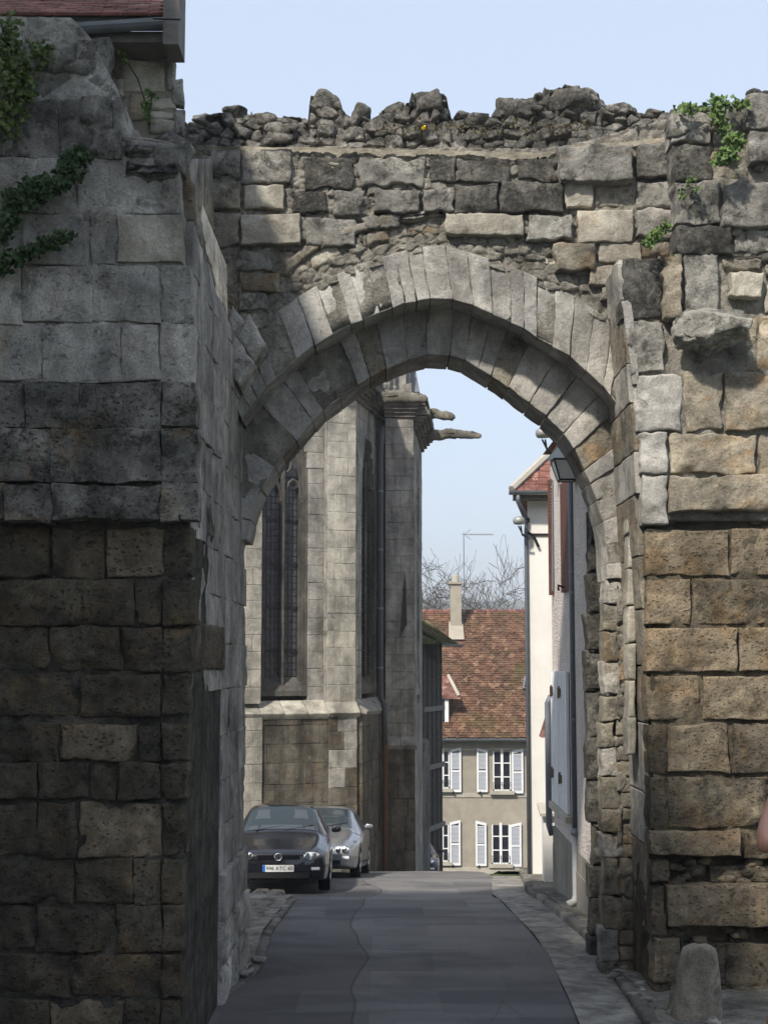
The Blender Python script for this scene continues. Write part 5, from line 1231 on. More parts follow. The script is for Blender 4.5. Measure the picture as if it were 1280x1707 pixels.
globe(905, 722, 22.6, HX(22.6), 'round grey lamp head peeping out just beneath the arch above the lantern')

# ================================================================== CARS
def paint(name, col, rough=.25, metal=.3):
    n = NT(name, rough, .5, metal); n.color(n.mix(n.ramp(n.noise(3, 5, .7, .4), .45, .7, 0, .25), col, tuple(min(1, c * 1.3 + .02) for c in col)))
    n.b.inputs['Coat Weight'].default_value = .7; n.b.inputs['Coat Roughness'].default_value = .08; return n.m
M['car_black'] = paint('black car paint', (.012, .012, .018)); M['car_silver'] = paint('silver car paint', (.30, .31, .33), .3, .7); M['car_navy'] = paint('navy car paint', (.015, .02, .04))
M['car_glass'] = glass_mat('car window glass', (.05, .07, .08), .03); M['car_glass'].node_tree.nodes['Principled BSDF'].inputs['Alpha'].default_value = .55
M['cabin'] = plain('dark cabin lining', (.012, .013, .015), .8, .2, bump=0); M['seat'] = plain('grey car seat cloth', (.16, .16, .17), .9, .1, bump=0)
M['trim'] = plain('black car plastic', (.015, .015, .016), .6, .3, bump=.05); M['tyre'] = plain('tyre rubber', (.018, .018, .018), .85, .2, bump=.1)
M['rim'] = plain('alloy rim', (.38, .39, .40), .35, .5, .8, bump=0); M['chrome'] = plain('chrome', (.75, .76, .78), .12, .5, 1.0, bump=0)
M['lamp_lens'] = plain('headlamp lens', (.88, .90, .92), .12, .9, .15, bump=0)
M['plate'] = plain('number plate', (.75, .75, .70), .5, .3, bump=0, var=.03); M['plate_blue'] = plain('plate blue band', (.02, .12, .5), .5, .3, bump=0); M['ink'] = plain('black ink', (.02, .02, .02), .6, .2, bump=0)
def text_mesh(txt, size, mat, parent, name, loc, ext=.002):
    cu_ = bpy.data.curves.new(name, 'FONT'); cu_.body = txt; cu_.size = size; cu_.extrude = ext; cu_.align_x = 'CENTER'; cu_.align_y = 'CENTER'; cu_.space_character = 1.05; cu_.resolution_u = 3
    t = bpy.data.objects.new('tmp_text', cu_); COL.objects.link(t); bpy.context.view_layer.update()
    me = bpy.data.meshes.new_from_object(t.evaluated_get(bpy.context.evaluated_depsgraph_get())); COL.objects.unlink(t); bpy.data.objects.remove(t)
    me.materials.clear(); me.materials.append(mat); o = bpy.data.objects.new(name, me); COL.objects.link(o); o.parent = parent; o.location = loc; o.rotation_euler = (pi / 2, 0, 0); return o
# stations: y(from the nose), z bottom, shoulder z, top z, half width at shoulder, half width at top
HATCH = [(0.0, .27, .56, .62, .60, .50), (.03, .24, .58, .655, .70, .58), (.10, .21, .61, .70, .78, .64), (.30, .19, .66, .77, .83, .68), (.65, .19, .73, .85, .855, .70), (1.0, .19, .80, .925, .865, .70),
         (1.16, .19, .83, .97, .867, .68), (1.42, .19, .86, 1.19, .867, .63), (1.72, .19, .88, 1.385, .867, .575), (1.95, .19, .89, 1.43, .867, .57), (2.5, .19, .91, 1.445, .867, .57), (3.1, .19, .93, 1.42, .865, .56), (3.55, .20, .95, 1.36, .85, .54),
         (3.82, .22, .96, 1.18, .83, .53), (4.02, .25, .93, 1.0, .80, .55), (4.12, .3, .80, .86, .75, .55), (4.15, .35, .62, .66, .66, .5)]
LOW = [(0.0, .25, .50, .56, .58, .46), (.04, .22, .54, .60, .70, .56), (.14, .19, .58, .66, .79, .64), (.40, .17, .66, .76, .845, .68), (.75, .17, .72, .84, .865, .70), (1.1, .17, .79, .92, .87, .70),
         (1.26, .17, .82, .96, .87, .66), (1.6, .17, .85, 1.20, .87, .61), (1.95, .17, .87, 1.37, .87, .56), (2.2, .17, .88, 1.41, .87, .55), (2.7, .17, .90, 1.425, .87, .55), (3.2, .17, .92, 1.39, .865, .54), (3.6, .18, .94, 1.30, .85, .52),
         (3.9, .20, .95, 1.14, .83, .52), (4.1, .25, .93, 1.0, .80, .55), (4.2, .3, .78, .85, .74, .55), (4.23, .35, .62, .66, .66, .5)]
def car(name, label, paintm, ST, loc, rz, pitch, plate=None, emblem=None, wheels=(.80, 3.32)):
    r = root(name, loc, label, 'car', 'cars parked beside the church', rz); r.rotation_euler = (pitch, 0, rz)
    S = np.array(ST)
    def ringp(y, k):
        zb, sh, zt, wb, wt = [np.interp(y, S[:, 0], S[:, i]) for i in range(1, 6)]
        cab = np.clip((zt - sh - .16) / .2, 0, 1)
        K = [0, .55, 1, 1.35, 2, 2.5, 3, 4, 5, 6, 7]
        X = [0 * wb, wt * .6, wt * .93, wt * 1.0 + (wb - wt) * .10, wb * .975, wb, wb * 1.005, wb * .99, wb * .96, wb * .90, 0 * wb]
        Z = [zt + .012, zt + .004, zt - .02 - .008 * cab, zt - .06 - .02 * cab, sh + .0, sh - .07, (sh + zb) * .55, zb + .13, zb + .03, zb, zb]
        return sum_interp(k, K, X), sum_interp(k, K, Z)
    def sum_interp(k, K, A):
        out = 0 * k
        for i in range(len(K) - 1):
            m = (k >= K[i]) & (k <= K[i + 1]); t = np.clip((k - K[i]) / (K[i + 1] - K[i]), 0, 1)
            out = np.where(m, A[i] * (1 - t) + A[i + 1] * t, out)
        return out
    def surf(y, k, off=0.0):
        s = np.sign(k); kk = np.abs(k); x, z = ringp(y, kk)
        return np.stack([s * x, y, z], 1)
    ys = np.unique(np.r_[np.linspace(0, .12, 5), np.linspace(.12, 4.0, 92), np.linspace(4.0, S[-1, 0], 6)])
    kp = np.unique(np.r_[np.linspace(0, 2, 13), np.linspace(2, 5, 18), np.linspace(5, 7, 6)]); ks = np.r_[-kp[::-1][:-1], kp]
    Yg_, Kg = np.meshgrid(ys, ks, indexing='ij'); p = surf(Yg_.ravel(), Kg.ravel())
    # wheel wells
    for wy in wheels:
        d = np.hypot(p[:, 1] - wy, p[:, 2] - .30); m = (d < .355) & (np.abs(p[:, 0]) > .5) & (p[:, 2] < .68)
        p[m, 0] = np.sign(p[m, 0]) * .60
    nk = len(ks); ny_ = len(ys); idx = np.arange(nk * ny_).reshape(ny_, nk)
    f = [tuple(q) for q in np.stack([idx[:-1, :-1].ravel(), idx[:-1, 1:].ravel(), idx[1:, 1:].ravel(), idx[1:, :-1].ravel()], 1)]
    f += [tuple(idx[0])[::-1], tuple(idx[-1])]
    L = 0
    body = mesh('body', p, f, paintm, r, smooth=True, world_space=False)
    def patch(nm, y0, y1, k0f, k1f, mat, off=.008, par=None, n=14, m=8):
        def fn(u, v):
            y = y0 + (y1 - y0) * u; k = k0f(y) * (1 - v) + k1f(y) * v; q = surf(y, k); e = 1e-3
            a = surf(y + e, k) - surf(y - e, k); b = surf(y, k + e) - surf(y, k - e); nn = np.cross(b, a); nn /= np.linalg.norm(nn, axis=1)[:, None] + 1e-9
            o = q - np.array([0, 2.0, .5]); nn *= np.where((nn * o).sum(1) < 0, -1, 1)[:, None]; return q + nn * off
        v_, f_ = grid(fn, n, m); return mesh(nm, v_, f_, mat, par or r, world_space=False)
    c0, c1 = S[6, 0], S[8, 0]
    patch('windscreen', c0 + .04, c1 + .02, lambda y: -1.12 + 0 * y, lambda y: 1.12 + 0 * y, M['car_glass'], n=8, m=12)
    cab_ = patch('cabin_lining', c0 + .05, c1 + .01, lambda y: -1.1 + 0 * y, lambda y: 1.1 + 0 * y, M['cabin'], off=.002, n=8, m=12)
    patch('dashboard', c0 + .05, c0 + .13, lambda y: -1.08 + 0 * y, lambda y: 1.08 + 0 * y, M['seat'], off=.0035, par=cab_, n=3, m=10)
    for s in (-1, 1):
        patch('seat', c1 - .30, c1 - .07, lambda y: s * (.28 + .06 * np.abs(np.sin(y * 9))), lambda y: s * (.78 - .05 * np.abs(np.sin(y * 9))), M['seat'], off=.0035, par=cab_, n=8, m=6)
    patch('rear_mirror', c1 - .10, c1 - .05, lambda y: -.13 + 0 * y, lambda y: .13 + 0 * y, M['trim'], off=.005, par=cab_, n=2, m=3)
    for s in (-1, 1):
        patch('side_window', c1 - .12, 2.42, lambda y: s * (1.42 + .0 * y), lambda y: s * (1.95 + 0 * y), M['car_glass'])
        patch('side_window', 2.50, 3.45, lambda y: s * (1.42 + .0 * y), lambda y: s * (1.95 + 0 * y), M['car_glass'])
        patch('sill_trim', .5 + .75, 2.9, lambda y: s * (3.9 + 0 * y), lambda y: s * (4.15 + 0 * y), M['trim'], off=.012)
        mr = mesh('wing_mirror', *blob((s * .97, c0 + .42, 1.0), (.10, .06, .075), 5, 2, .05), paintm, r, world_space=False)
    patch('rear_window', 3.60, 3.98, lambda y: -.9 + 0 * y, lambda y: .9 + 0 * y, M['car_glass'])
    # wipers
    wv = MB()
    for x0, x1 in ((-.45, .05), (.05, .55)): wv.tube([(x0, c0 + .02, 1.0), (x1, c0 + .12, 1.085)], .008, 4)
    wv.build('wiper', M['trim'], r, ws=False)
    # wheels
    for wy in wheels:
        for s in (-1, 1):
            w = MB(); w.lathe([(.20, -.09), (.285, -.10), (.305, -.07), (.31, 0), (.305, .07), (.285, .10), (.20, .09)], (s * .76, wy, .30), 26, axis='x')
            wo = w.build('wheel', M['tyre'], r, ws=False, smooth=True)
            rm = MB(); rm.lathe([(.20, s * .08), (.195, s * .05), (.02, s * .06)] if s > 0 else [(.02, -.06), (.195, -.05), (.20, -.08)], (s * .76, wy, .30), 22, axis='x')
            for a in range(5):
                t = 2 * pi * a / 5; rm.tube([(s * .845, wy, .30), (s * .85, wy + .19 * cos(t), .30 + .19 * sin(t))], [.035, .025], 5)
            rm.lathe([(.205, .085 * s), (.205, .095 * s), (.185, .095 * s), (.185, .06 * s)], (s * .76, wy, .30), 22, axis='x')
            rm.build('rim', M['rim'], wo, ws=False, smooth=False)
    # face of the car
    B = MB(); B.box((-.70, -.012, .36), (.70, .06, .47)); bmp = B.build('bumper', paintm if name != 'black_hatchback' else M['car_black'], r, ws=False)
    MB().box((-.52, -.018, .255), (.52, .05, .345)).build('lower_grille', M['trim'], bmp, ws=False)
    G = MB()
    hz = S[0, 2]
    G.box((-.36, -.01, hz - .005), (.36, .05, hz + .07)); gr = G.build('grille', M['trim'], r, ws=False)
    sl2 = MB()
    for k in range(3): sl2.box((-.35, -.02, hz + .008 + .021 * k), (.35, -.008, hz + .016 + .021 * k))
    sl2.build('grille_bar', paintm, gr, ws=False)
    for s in (-1, 1):
        n_ = 14; pts = [(s * (.545 + .165 * cos(2*pi*i/n_)), .045 + .07 * max(0, cos(2*pi*i/n_)) + .02 * sin(2*pi*i/n_), hz + .045 + .072 * sin(2*pi*i/n_) * (1 if abs(cos(2*pi*i/n_)) > .4 else .95)) for i in range(n_)]
        cen = (s * .55, -.015, hz + .045)
        v_ = pts + [(cen[0] + (q[0] - cen[0]) * .75, q[1] - .045, cen[2] + (q[2] - cen[2]) * .75) for q in pts] + [cen] + [(q[0], q[1] + .12, q[2]) for q in pts]
        f_ = [(i, (i+1) % n_, n_ + (i+1) % n_, n_ + i) for i in range(n_)] + [(n_ + i, n_ + (i+1) % n_, 2 * n_) for i in range(n_)] + [(i, (i+1) % n_, 2*n_+1 + (i+1) % n_, 2*n_+1 + i) for i in range(n_)]
        hl = mesh('headlight', v_, f_, M['lamp_lens'], r, smooth=True, world_space=False)
        for dx in (-.07, .05): MB().lathe([(.05, 0), (.055, -.02), (.03, -.03)], (s * (.55 + dx), -.0, hz + .045), 12, axis='y').build('bulb_reflector', M['chrome'], hl, ws=False)
        MB().box((s * .62 - .07, -.016, .385), (s * .62 + .07, .0, .43)).build('indicator', M['lamp_lens'], r, ws=False)
    if plate:
        pl_ = MB().box((-.26, -.035, .355), (.26, -.013, .465)).build('number_plate', M['plate'], r, ws=False)
        MB().box((-.26, -.038, .356), (-.215, -.034, .464)).build('plate_band', M['plate_blue'], pl_, ws=False)
        text_mesh(plate, .085, M['ink'], pl_, 'plate_text', (.022, -.0365, .41)); 
    if emblem:
        em = MB().tube([(.058 * cos(t), -.03, hz + .035 + .058 * sin(t)) for t in np.linspace(0, 2 * pi, 21)], .008, 6, cap=False); em.lathe([(.052, -.026), (.052, -.012)], (0, 0, hz + .035), 18, axis='y')
        eo = em.build('emblem', M['chrome'], r, ws=False)
        lt = MB(); z0 = hz + .035
        def stroke(pts): lt.tube([(x, -.034, z0 + z) for x, z in pts], .006, 4)
        stroke([(-.022, .046), (0, .006), (.022, .046)]); stroke([(-.044, .026), (-.022, -.040), (0, .0), (.022, -.040), (.044, .026)])
        lt.build('emblem_letters', M['ink'], eo, ws=False)
    return r
pt = -math.atan(float(gz(24.6) - gz(28.6)) / 4.2)
car('black_hatchback', 'black hatchback with white number plate parked nose out beside the church', M['car_black'], HATCH, (-1.76, 24.45, float(gz(24.45)) + .02), .03, pt, plate='996 ATC 60', emblem=True)
car('silver_hatchback', 'silver hatchback parked half hidden behind the black car', M['car_silver'], LOW, (-1.38, 28.95, float(gz(28.95)) + .02), -.058, -math.atan(float(gz(29) - gz(33.2)) / 4.2), plate='372 BKR 60')
car('parked_car', 'dark car mostly hidden behind the last corner of the church annex', M['car_navy'], HATCH, (.86, 44.9, float(gz(44.9)) + .02), 0.0, -math.atan(float(gz(44.9) - gz(49)) / 4.2))

# ================================================================== BARE TREES AND HILLS
M['bark'] = plain('grey winter bark', (.09, .08, .072), .9, .1, var=.25)
def bare_tree(x, Y, zb, h, lean, seed, label, top=None):
    top = PZ(926, Y)
    rr = random.Random(seed); r = root('bare_tree', (x, Y, zb), label, 'tree', 'bare trees beyond the red roof')
    tr_, br_ = MB(), MB()
    def grow(p, d, L, rad, lv, mb):
        pts = [p]; n = 5
        for i in range(n):
            d = (d + V((rr.uniform(-.32, .32), rr.uniform(-.2, .2), rr.uniform(-.14, .16)))).normalized(); pts.append(pts[-1] + d * L / n)
        r_ = [max(.012, rad * (1 - .5 * i / n)) for i in range(n + 1)]; mb.tube(pts, r_, 7 if lv < 2 else 4, cap=False)
        if lv >= 6 or rad < .008: return
        for k in range(3 if lv < 2 else rr.choice((3, 3, 4))):
            t = rr.uniform(.45, 1.0) if k else 1.0; i = min(n, int(t * n)); q = pts[i]
            s = V((rr.choice((-1, 1)) * rr.uniform(.5, 1.3), rr.uniform(-.8, .8), rr.uniform(-.3, .45))); nd = (d * .9 + s * (.75 if lv < 4 else .9)).normalized()
            grow(q, nd, L * rr.uniform(.62, .84), r_[i] * rr.uniform(.6, .78), lv + 1, br_)
    grow(V((x, Y, zb)), V(lean).normalized(), h * .36, h * .018, 0, tr_)
    zz = sorted(q[2] for q in br_.v); k = (top - zb) / (zz[int(len(zz) * .997)] - zb)
    for m_ in (tr_, br_): m_.v = [((q[0] - x) * min(1.0, k * 1.25) * .62 + x, q[1], zb + (q[2] - zb) * k) for q in m_.v]
    tr_.build('trunk', M['bark'], r, smooth=True); br_.build('branches', M['bark'], r, smooth=True)
bare_tree(PX(852, 1000, 72), 72, -8, 16.5, (-.06, 0, 1), 3, 'leaning bare tree nearest the far chimney, left of the pair')
bare_tree(PX(872, 1000, 75), 75, -8.5, 16.5, (-.16, 0, 1), 8, 'bare tree with dense twigs close to the white house corner')
bare_tree(PX(905, 1000, 80), 80, -8.5, 17.5, (-.1, 0, 1), 12, 'tallest bare tree, its crown half hidden behind the white house')
g = NT('far woodland', .95, .05); g.color(g.mix(g.ramp(g.noise(.03, 6, .7), .4, .6), (.10, .11, .09), (.055, .07, .055))); M['woods'] = g.m
def hill(u, v):
    X = -500 + 1100 * u; Yh = 560 + 500 * v
    zz = -14 + (49 + 7 * fbm(np.stack([X / 60, X * 0, X * 0], 1), 4, 4) + 4 * np.exp(-((X - 18) / 9) ** 2) + 2.2 * vn(np.stack([X / 3.2, X * 0, X * 0], 1), 9)) * np.sin(np.clip(v * 1.7, 0, 1) * pi / 2)
    return np.stack([X, Yh, zz], 1)
v, f = grid(hill, 500, 16); tag(mesh('hills', v, f[:, ::-1], M['woods']), 'wooded hills on the skyline beyond the roofs', kind='structure')

# ================================================================== PLANTS ON THE MASONRY
def leaf_mat(name, c1, c2):
    n = NT(name, .6, .3); rnd = n.voro(9, out=1); s_ = n.t.nodes.new('ShaderNodeSeparateColor'); n.put(s_.inputs[0], rnd)
    n.color(n.mix(s_.outputs[0], c1, c2)); n.b.inputs['Subsurface Weight'].default_value = 0.0; return n.m
M['ivy'] = leaf_mat('ivy leaves', (.025, .055, .018), (.05, .085, .03)); M['ivy_bright'] = leaf_mat('sunlit creeper leaves', (.05, .085, .018), (.09, .12, .03)); M['weed'] = leaf_mat('fresh weed leaves', (.07, .13, .03), (.11, .17, .045)); M['dry'] = leaf_mat('dry stems', (.075, .065, .03), (.10, .085, .04))
def leaves(mb, c, rad, n, size, seed, hang=0.0):
    rr = random.Random(seed)
    for _ in range(n):
        t, ph = rr.uniform(0, 2 * pi), rr.uniform(-1, 1); q = rr.random() ** .45
        p = V((c[0] + rad[0] * q * cos(t) * (1 - ph * ph) ** .5, c[1] + rad[1] * q * sin(t) * (1 - ph * ph) ** .5, c[2] + rad[2] * q * ph))
        d = V((rr.uniform(-1, 1), rr.uniform(-1, .2), rr.uniform(-1, 1) - hang)).normalized(); u = d.cross(V((rr.uniform(-1, 1), -1, rr.uniform(-.3, .6)))).normalized(); s = size * rr.uniform(.6, 1.35)
        w = d.cross(u).normalized() * s * .15
        mb.add([p, p + d * s * .45 + u * s * .42 + w, p + d * s, p + d * s * .45 - u * s * .42 + w], [(0, 1, 2, 3)])
def plant(name, label, cat, clumps, mat, Y, size, stems=True, group=None):
    mb = MB(); st_ = MB(); c0 = P(clumps[0][0], clumps[0][1], Y); r = root(name, c0, label, cat, group)
    for i, (px, py, rx, ry, n) in enumerate(clumps):
        c = P(px, py, Y - .06); s = Y / F; leaves(mb, c, (rx * s, .12, ry * s), n, size, int(px * 7 + py))
        if i: a = P(clumps[i-1][0], clumps[i-1][1], Y - .02); st_.tube([a, (a + c) / 2 + np.array((.02, -.02, .03)), c], .008, 4)
        for k in range(3): st_.tube([P(px + RNG.uniform(-rx, rx) * .5, py + ry * .9, Y), P(px + RNG.uniform(-rx, rx) * .6, py - ry * .5, Y - .1)], .004, 3)
    o = mb.build('foliage', mat, r); st_.build('stem', M['bark'], r); return r
plant('creeper', 'bright yellow green creeper hanging down the top left corner of the tower', 'creeper', [(10, 60, 34, 40, 170), (20, 110, 38, 40, 230), (34, 145, 36, 34, 200), (10, 180, 40, 34, 180), (6, 215, 26, 22, 80), (70, 90, 20, 24, 60)], M['ivy_bright'], 11.9, .058)
plant('ivy', 'dark ivy trailing down the tower from beside the pale block to the left edge', 'ivy', [(130, 262, 24, 16, 110), (118, 285, 28, 20, 160), (92, 305, 32, 16, 150), (62, 318, 32, 20, 170), (36, 335, 30, 20, 160), (14, 360, 22, 20, 120), (4, 385, 16, 20, 80)], M['ivy'], 11.88, .06)
plant('ivy', 'lower short strand of dark ivy above the smooth ashlar of the tower', 'ivy', [(108, 397, 16, 10, 60), (80, 408, 22, 10, 70), (50, 418, 22, 12, 80), (20, 432, 22, 14, 90), (2, 448, 12, 12, 50)], M['ivy'], 11.88, .055)
plant('weed', 'small moss and weeds between the pale stones under the house corner', 'weed', [(208, 96, 8, 10, 26), (246, 180, 9, 16, 60), (248, 200, 6, 10, 26), (252, 158, 10, 5, 24)], M['weed'], 12.62, .035)
plant('weed', 'leafy weeds sprouting on the wall head at the upper right', 'weed', [(1200, 172, 24, 12, 110), (1196, 195, 12, 18, 80), (1206, 212, 10, 10, 40), (1150, 180, 28, 5, 60), (1235, 174, 14, 8, 50)], M['weed'], 14.85, .06)
plant('weed', 'largest tuft of bright weeds below the wall head, right', 'weed', [(1222, 236, 17, 15, 130), (1212, 256, 18, 12, 110), (1200, 268, 12, 8, 50)], M['weed'], 14.72, .065)
plant('weed', 'small green weed beside the dark label block', 'weed', [(1082, 404, 10, 10, 60), (1094, 392, 12, 9, 60), (1108, 378, 12, 7, 40)], M['weed'], 14.8, .05)
plant('weed', 'sparse yellowish sprigs on the right wall between dark stones', 'weed', [(1150, 300, 8, 10, 20), (1160, 316, 10, 8, 20), (1136, 320, 6, 12, 14)], M['weed'], 14.85, .04)
plant('dry_grass', 'dry winter stalks growing along the parapet with one yellow bloom', 'dry grass', [(700 + i * 22, 208 + (i * 7) % 12, 12, 12, 9) for i in range(-3, 13)], M['dry'], 16.2, .05)
fl_ = root('wallflower', P(706, 212, 16.1), 'single yellow flower on the parapet above the arch', 'flower'); M['yellow'] = plain('yellow petal', (.65, .45, .02), .6, .2, bump=0)
v, f = blob(P(706, 212, 16.1), (.035, .03, .03), 3, 2, .3); mesh('bloom', v, f, M['yellow'], fl_); MB().tube([P(706, 212, 16.12), P(707, 232, 16.2)], .005, 4).build('stem', M['dry'], fl_)
# loose rubble at the foot of the walls
lm = MB()
for i in range(70):
    side = i % 2; Y = RNG.uniform(13.0, 17.2); x = (float(road_l(Y)) - RNG.uniform(.0, .25)) if side else float(road_r(Y)) + RNG.uniform(.55, 1.3)
    if not side and Y > 15: x = min(x, 2.65)
    s = RNG.uniform(.02, .07); v, f = blob((x, Y, float(gz(Y)) + .08), (s * 1.4, s, s * .6), 700 + i, 2, .4); lm.add(v, f)
tag(lm.build('rubble', M['tower'], smooth=True), 'small loose stones scattered at the foot of both gateway piers', kind='stuff')

# ================================================================== PASSER-BY at the right edge (only the raised elbow and the hip reach into the picture)
M['skin'] = plain('skin', (.52, .27, .19), .55, .3, var=.05, bump=.03); M['skirt'] = plain('orange cloth', (.50, .20, .05), .9, .1, var=.1, scale=12); M['shirt'] = plain('white cotton', (.6, .58, .54), .9, .1, var=.05); M['hair'] = plain('brown hair', (.06, .035, .02), .6, .3, var=.3, scale=20); M['shoe'] = plain('brown shoe', (.07, .04, .025), .5, .3)
EL = P(1257, 1412, 6.4); pxo, pyo = EL[0] + .36, 6.55; pz0 = float(gz(pyo))
per = root('person', (pxo, pyo, pz0), 'bare armed passer-by in orange skirt, only a raised elbow inside the right edge', 'person')
def skin_mesh(nm, pts, edges, radii, mat, parent, sub=2, rootv=0):
    me = bpy.data.meshes.new(nm); me.from_pydata([tuple(map(float, p)) for p in pts], edges, []); ob = bpy.data.objects.new(nm, me); COL.objects.link(ob)
    md = ob.modifiers.new('skin', 'SKIN'); md.use_smooth_shade = True; sk_l = me.skin_vertices[0].data if me.skin_vertices else None
    if sk_l is None:
        me.attributes  # layer is made with the modifier evaluation
        bm_ = __import__('bmesh').new(); bm_.from_mesh(me); bm_.verts.layers.skin.verify(); bm_.to_mesh(me); bm_.free(); sk_l = me.skin_vertices[0].data
    for i, rv in enumerate(radii): sk_l[i].radius = rv if isinstance(rv, tuple) else (rv, rv); sk_l[i].use_root = (i == rootv)
    sb = ob.modifiers.new('sub', 'SUBSURF'); sb.levels = sub; sb.render_levels = sub
    bpy.context.view_layer.update(); m2 = bpy.data.meshes.new_from_object(ob.evaluated_get(bpy.context.evaluated_depsgraph_get())); COL.objects.unlink(ob); bpy.data.objects.remove(ob)
    m2.materials.clear(); m2.materials.append(mat); m2.polygons.foreach_set('use_smooth', [True] * len(m2.polygons)); o = bpy.data.objects.new(nm, m2); COL.objects.link(o); o.parent = parent; return o
E_ = (EL[0] - pxo + .03, EL[1] - pyo, EL[2] - pz0); eh = E_[2]
shz = eh - .02 + .10
J = {'pel': (0, 0, shz - .50), 'waist': (0, 0, shz - .32), 'chest': (0, .0, shz - .12), 'neck': (0, 0, shz + .05), 'head': (.0, -.0, shz + .17), 'top': (0, .0, shz + .27),
     'ls': (-.15, .0, shz - .03), 'le': E_, 'lw': (-.16, .20, eh + .22), 'lh': (-.11, .23, eh + .28), 'rs': (.16, 0, shz - .03), 're': (.30, .02, eh - .06), 'rw': (.16, .20, eh + .2), 'rh': (.10, .23, eh + .28),
     'lk': (-.09, .03, (shz - .50) * .5), 'la': (-.10, .0, .09), 'lt': (-.11, .14, .04), 'rk': (.09, .0, (shz - .50) * .5), 'ra': (.10, -.04, .09), 'rt': (.11, .10, .04), 'lhp': (-.09, 0, shz - .56), 'rhp': (.09, 0, shz - .56)}
nm_ = list(J); R_ = dict(pel=(.15, .11), waist=(.125, .09), chest=(.15, .10), neck=.05, head=(.075, .09), top=.05, ls=.058, le=.045, lw=.03, lh=(.04, .025), rs=.058, re=.045, rw=.03, rh=(.04, .025), lk=.062, la=.04, lt=.035, rk=.062, ra=.04, rt=.035, lhp=.085, rhp=.085)
Ed = [('pel','waist'),('waist','chest'),('chest','neck'),('neck','head'),('head','top'),('chest','ls'),('ls','le'),('le','lw'),('lw','lh'),('chest','rs'),('rs','re'),('re','rw'),('rw','rh'),('pel','lhp'),('lhp','lk'),('lk','la'),('la','lt'),('pel','rhp'),('rhp','rk'),('rk','ra'),('ra','rt')]
skin_mesh('body', [J[k] for k in nm_], [(nm_.index(a), nm_.index(b)) for a, b in Ed], [R_[k] for k in nm_], M['skin'], per)
# fingers on each hand closing on a small camera
for s, h in ((-1, 'lh'), (1, 'rh')):
    H = V(J[h])
    for k in range(4):
        a = H + V((0, .0, .012 - .02 * (k - 1.5) )) ; pts = [a, a + V((-s * .035, .02, .012)), a + V((-s * .06, .035 - .004 * k, .012)), a + V((-s * .075, .02, .008))]
        skin_mesh('finger', pts, [(0, 1), (1, 2), (2, 3)], [.010, .0095, .009, .007], M['skin'], per, 1)
    a = H + V((0, -.01, -.03)); skin_mesh('thumb', [a, a + V((-s * .03, -.01, .0)), a + V((-s * .055, .0, .01))], [(0, 1), (1, 2)], [.012, .011, .009], M['skin'], per, 1)
MB().box((-.055, .235, eh + .265), (.055, .262, eh + .33)).lathe([(.025, .262), (.022, .285)], (0, 0, eh + .297), 12, axis='y').build('camera', M['trim'], per, ws=False)
v, f = blob((0, -.02, shz + .19), (.098, .115, .125), 6, 3, .03); mesh('hair', v, f, M['hair'], per, world_space=False)
tz = shz - .02
def lath(nm, prof, mat, yy=.72):
    n = 28; vs_ = []; 
    for (r_, z_, fold) in prof:
        for k in range(n): t = 2 * pi * k / n; rr_ = r_ * (1 + fold * cos(7 * t)); vs_.append((rr_ * cos(t), rr_ * sin(t) * yy, z_))
    f_ = [(i*n+k, i*n+(k+1) % n, (i+1)*n+(k+1) % n, (i+1)*n+k) for i in range(len(prof)-1) for k in range(n)]; return mesh(nm, vs_, f_, mat, per, world_space=False)
lath('skirt', [(.145, shz - .34, 0), (.19, shz - .48, .01), (.22, shz - .62, .03), (.26, shz - .80, .06), (.29, shz - .95, .08)], M['skirt'])
lath('blouse', [(.165, shz - .40, 0), (.145, shz - .30, 0), (.165, shz - .16, 0), (.185, shz - .07, 0), (.15, shz + .01, 0), (.07, shz + .04, 0)], M['shirt'])
for s in ('l', 'r'):
    a = V(J[s + 'a']); t = V(J[s + 't']); v, f = blob(((a + t) / 2 + V((0, .01, -.03))), (.05, .13, .045), 9, 2, .03); mesh('shoe', v, f, M['shoe'], per, world_space=False)

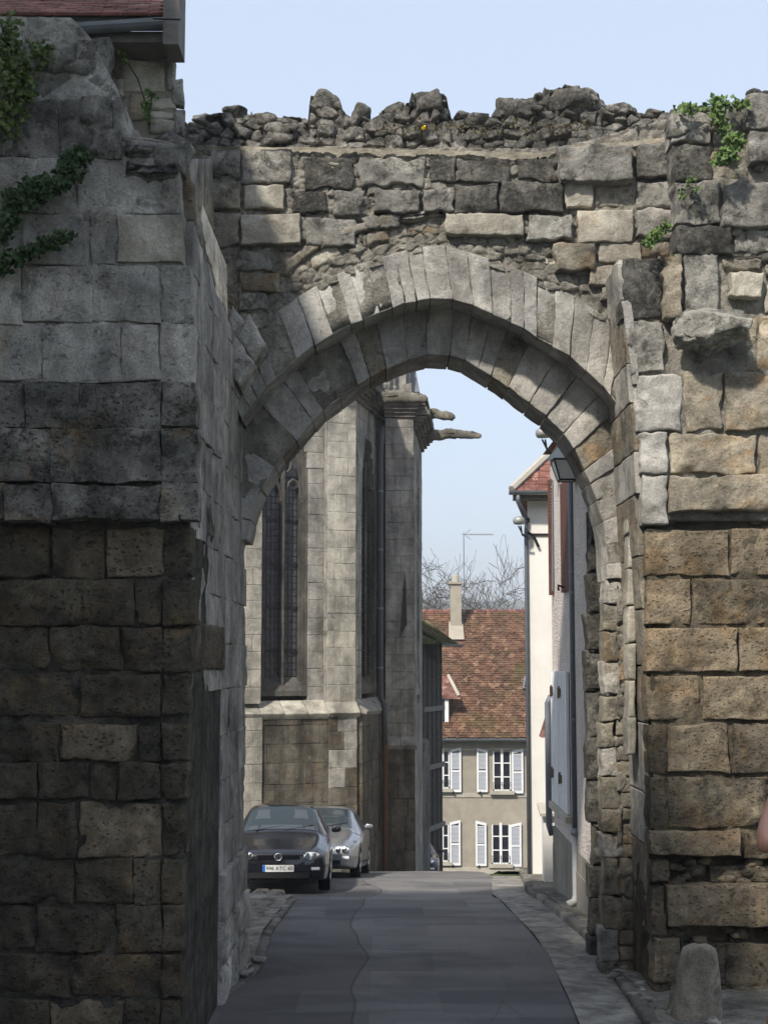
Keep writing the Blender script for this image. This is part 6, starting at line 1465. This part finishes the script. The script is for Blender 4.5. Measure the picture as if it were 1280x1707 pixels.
# ================================================================== UNSEEN HOUSES ADDED BESIDE AND BEHIND THE CAMERA (they shade the foreground)
def shade_house(x1, Y0, Y1, ztop, label, mat, zb=-4, nwin=3):
    r = root('shade_house', (x1 - 3, (Y0 + Y1) / 2, float(gz((Y0 + Y1) / 2))), label, 'house')
    slab(r, 'wall', [(x1 - 8, Y0), (x1, Y0), (x1, Y1), (x1 - 8, Y1)], zb, ztop, mat)
    mb = MB(); mb.prism([(x1 + .25, Y0 - .2, ztop), (x1 - 8.25, Y0 - .2, ztop), (x1 - 4, Y0 - .2, ztop + 2.6)], (0, Y1 - Y0 + .4, 0)); mb.build('roof', M['tile_rose'], r)
    base_ = float(gz(Y0)); z = base_ + 3.8
    while z + 1.6 < ztop:
        for k in range(nwin):
            y = Y0 + (Y1 - Y0) * (k + .5) / nwin
            w = MB().box((x1 - .02, y - .5, z), (x1 + .012, y + .5, z + 1.5)).build('window', M['pane'], r)
            fr = MB(); fr.box((x1, y - .5, z), (x1 + .04, y - .44, z + 1.5)); fr.box((x1, y + .44, z), (x1 + .04, y + .5, z + 1.5)); fr.box((x1, y - .03, z), (x1 + .04, y + .03, z + 1.5)); fr.box((x1, y - .44, z + 1.44), (x1 + .04, y + .44, z + 1.5)); fr.build('window_frame', M['white_paint'], w)
            for s in (-1, 1): MB().box((x1 + .01, y + s * .78 - .24, z - .02), (x1 + .06, y + s * .78 + .24, z + 1.52)).build('shutter', M['wood_brown'], r)
        z += 2.9
    MB().box((x1 - .02, (Y0 + Y1) / 2 - .5, base_ - .8), (x1 + .04, (Y0 + Y1) / 2 + .5, base_ + 1.9)).build('door', M['wood_brown'], r)
shade_house(-3.6, 4.6, 10.9, 9.0, 'unseen rendered house added left of the lane to shade the tower and road', M['white_plaster'])
shade_house(-3.6, -20, 4.5, 12.1, 'unseen tall rendered house added further up the lane to shade the foreground', M['white_plaster'], nwin=6)

# ================================================================== HAZE (far hills fade to blue)
hzm = bpy.data.materials.new('haze'); hzm.use_nodes = True; ht = hzm.node_tree; ht.nodes.clear()
ho_ = ht.nodes.new('ShaderNodeOutputMaterial'); hv = ht.nodes.new('ShaderNodeVolumePrincipled'); hv.inputs['Density'].default_value = .0011; hv.inputs['Color'].default_value = (.93, .94, .96, 1); hv.inputs['Anisotropy'].default_value = .2
ht.links.new(hv.outputs[0], ho_.inputs['Volume'])
hzb = MB().box((-1250, -210, -19), (1250, 1510, 60)).build('haze', hzm); tag(hzb, 'thin pale haze between the gateway and the far hills', kind='stuff')
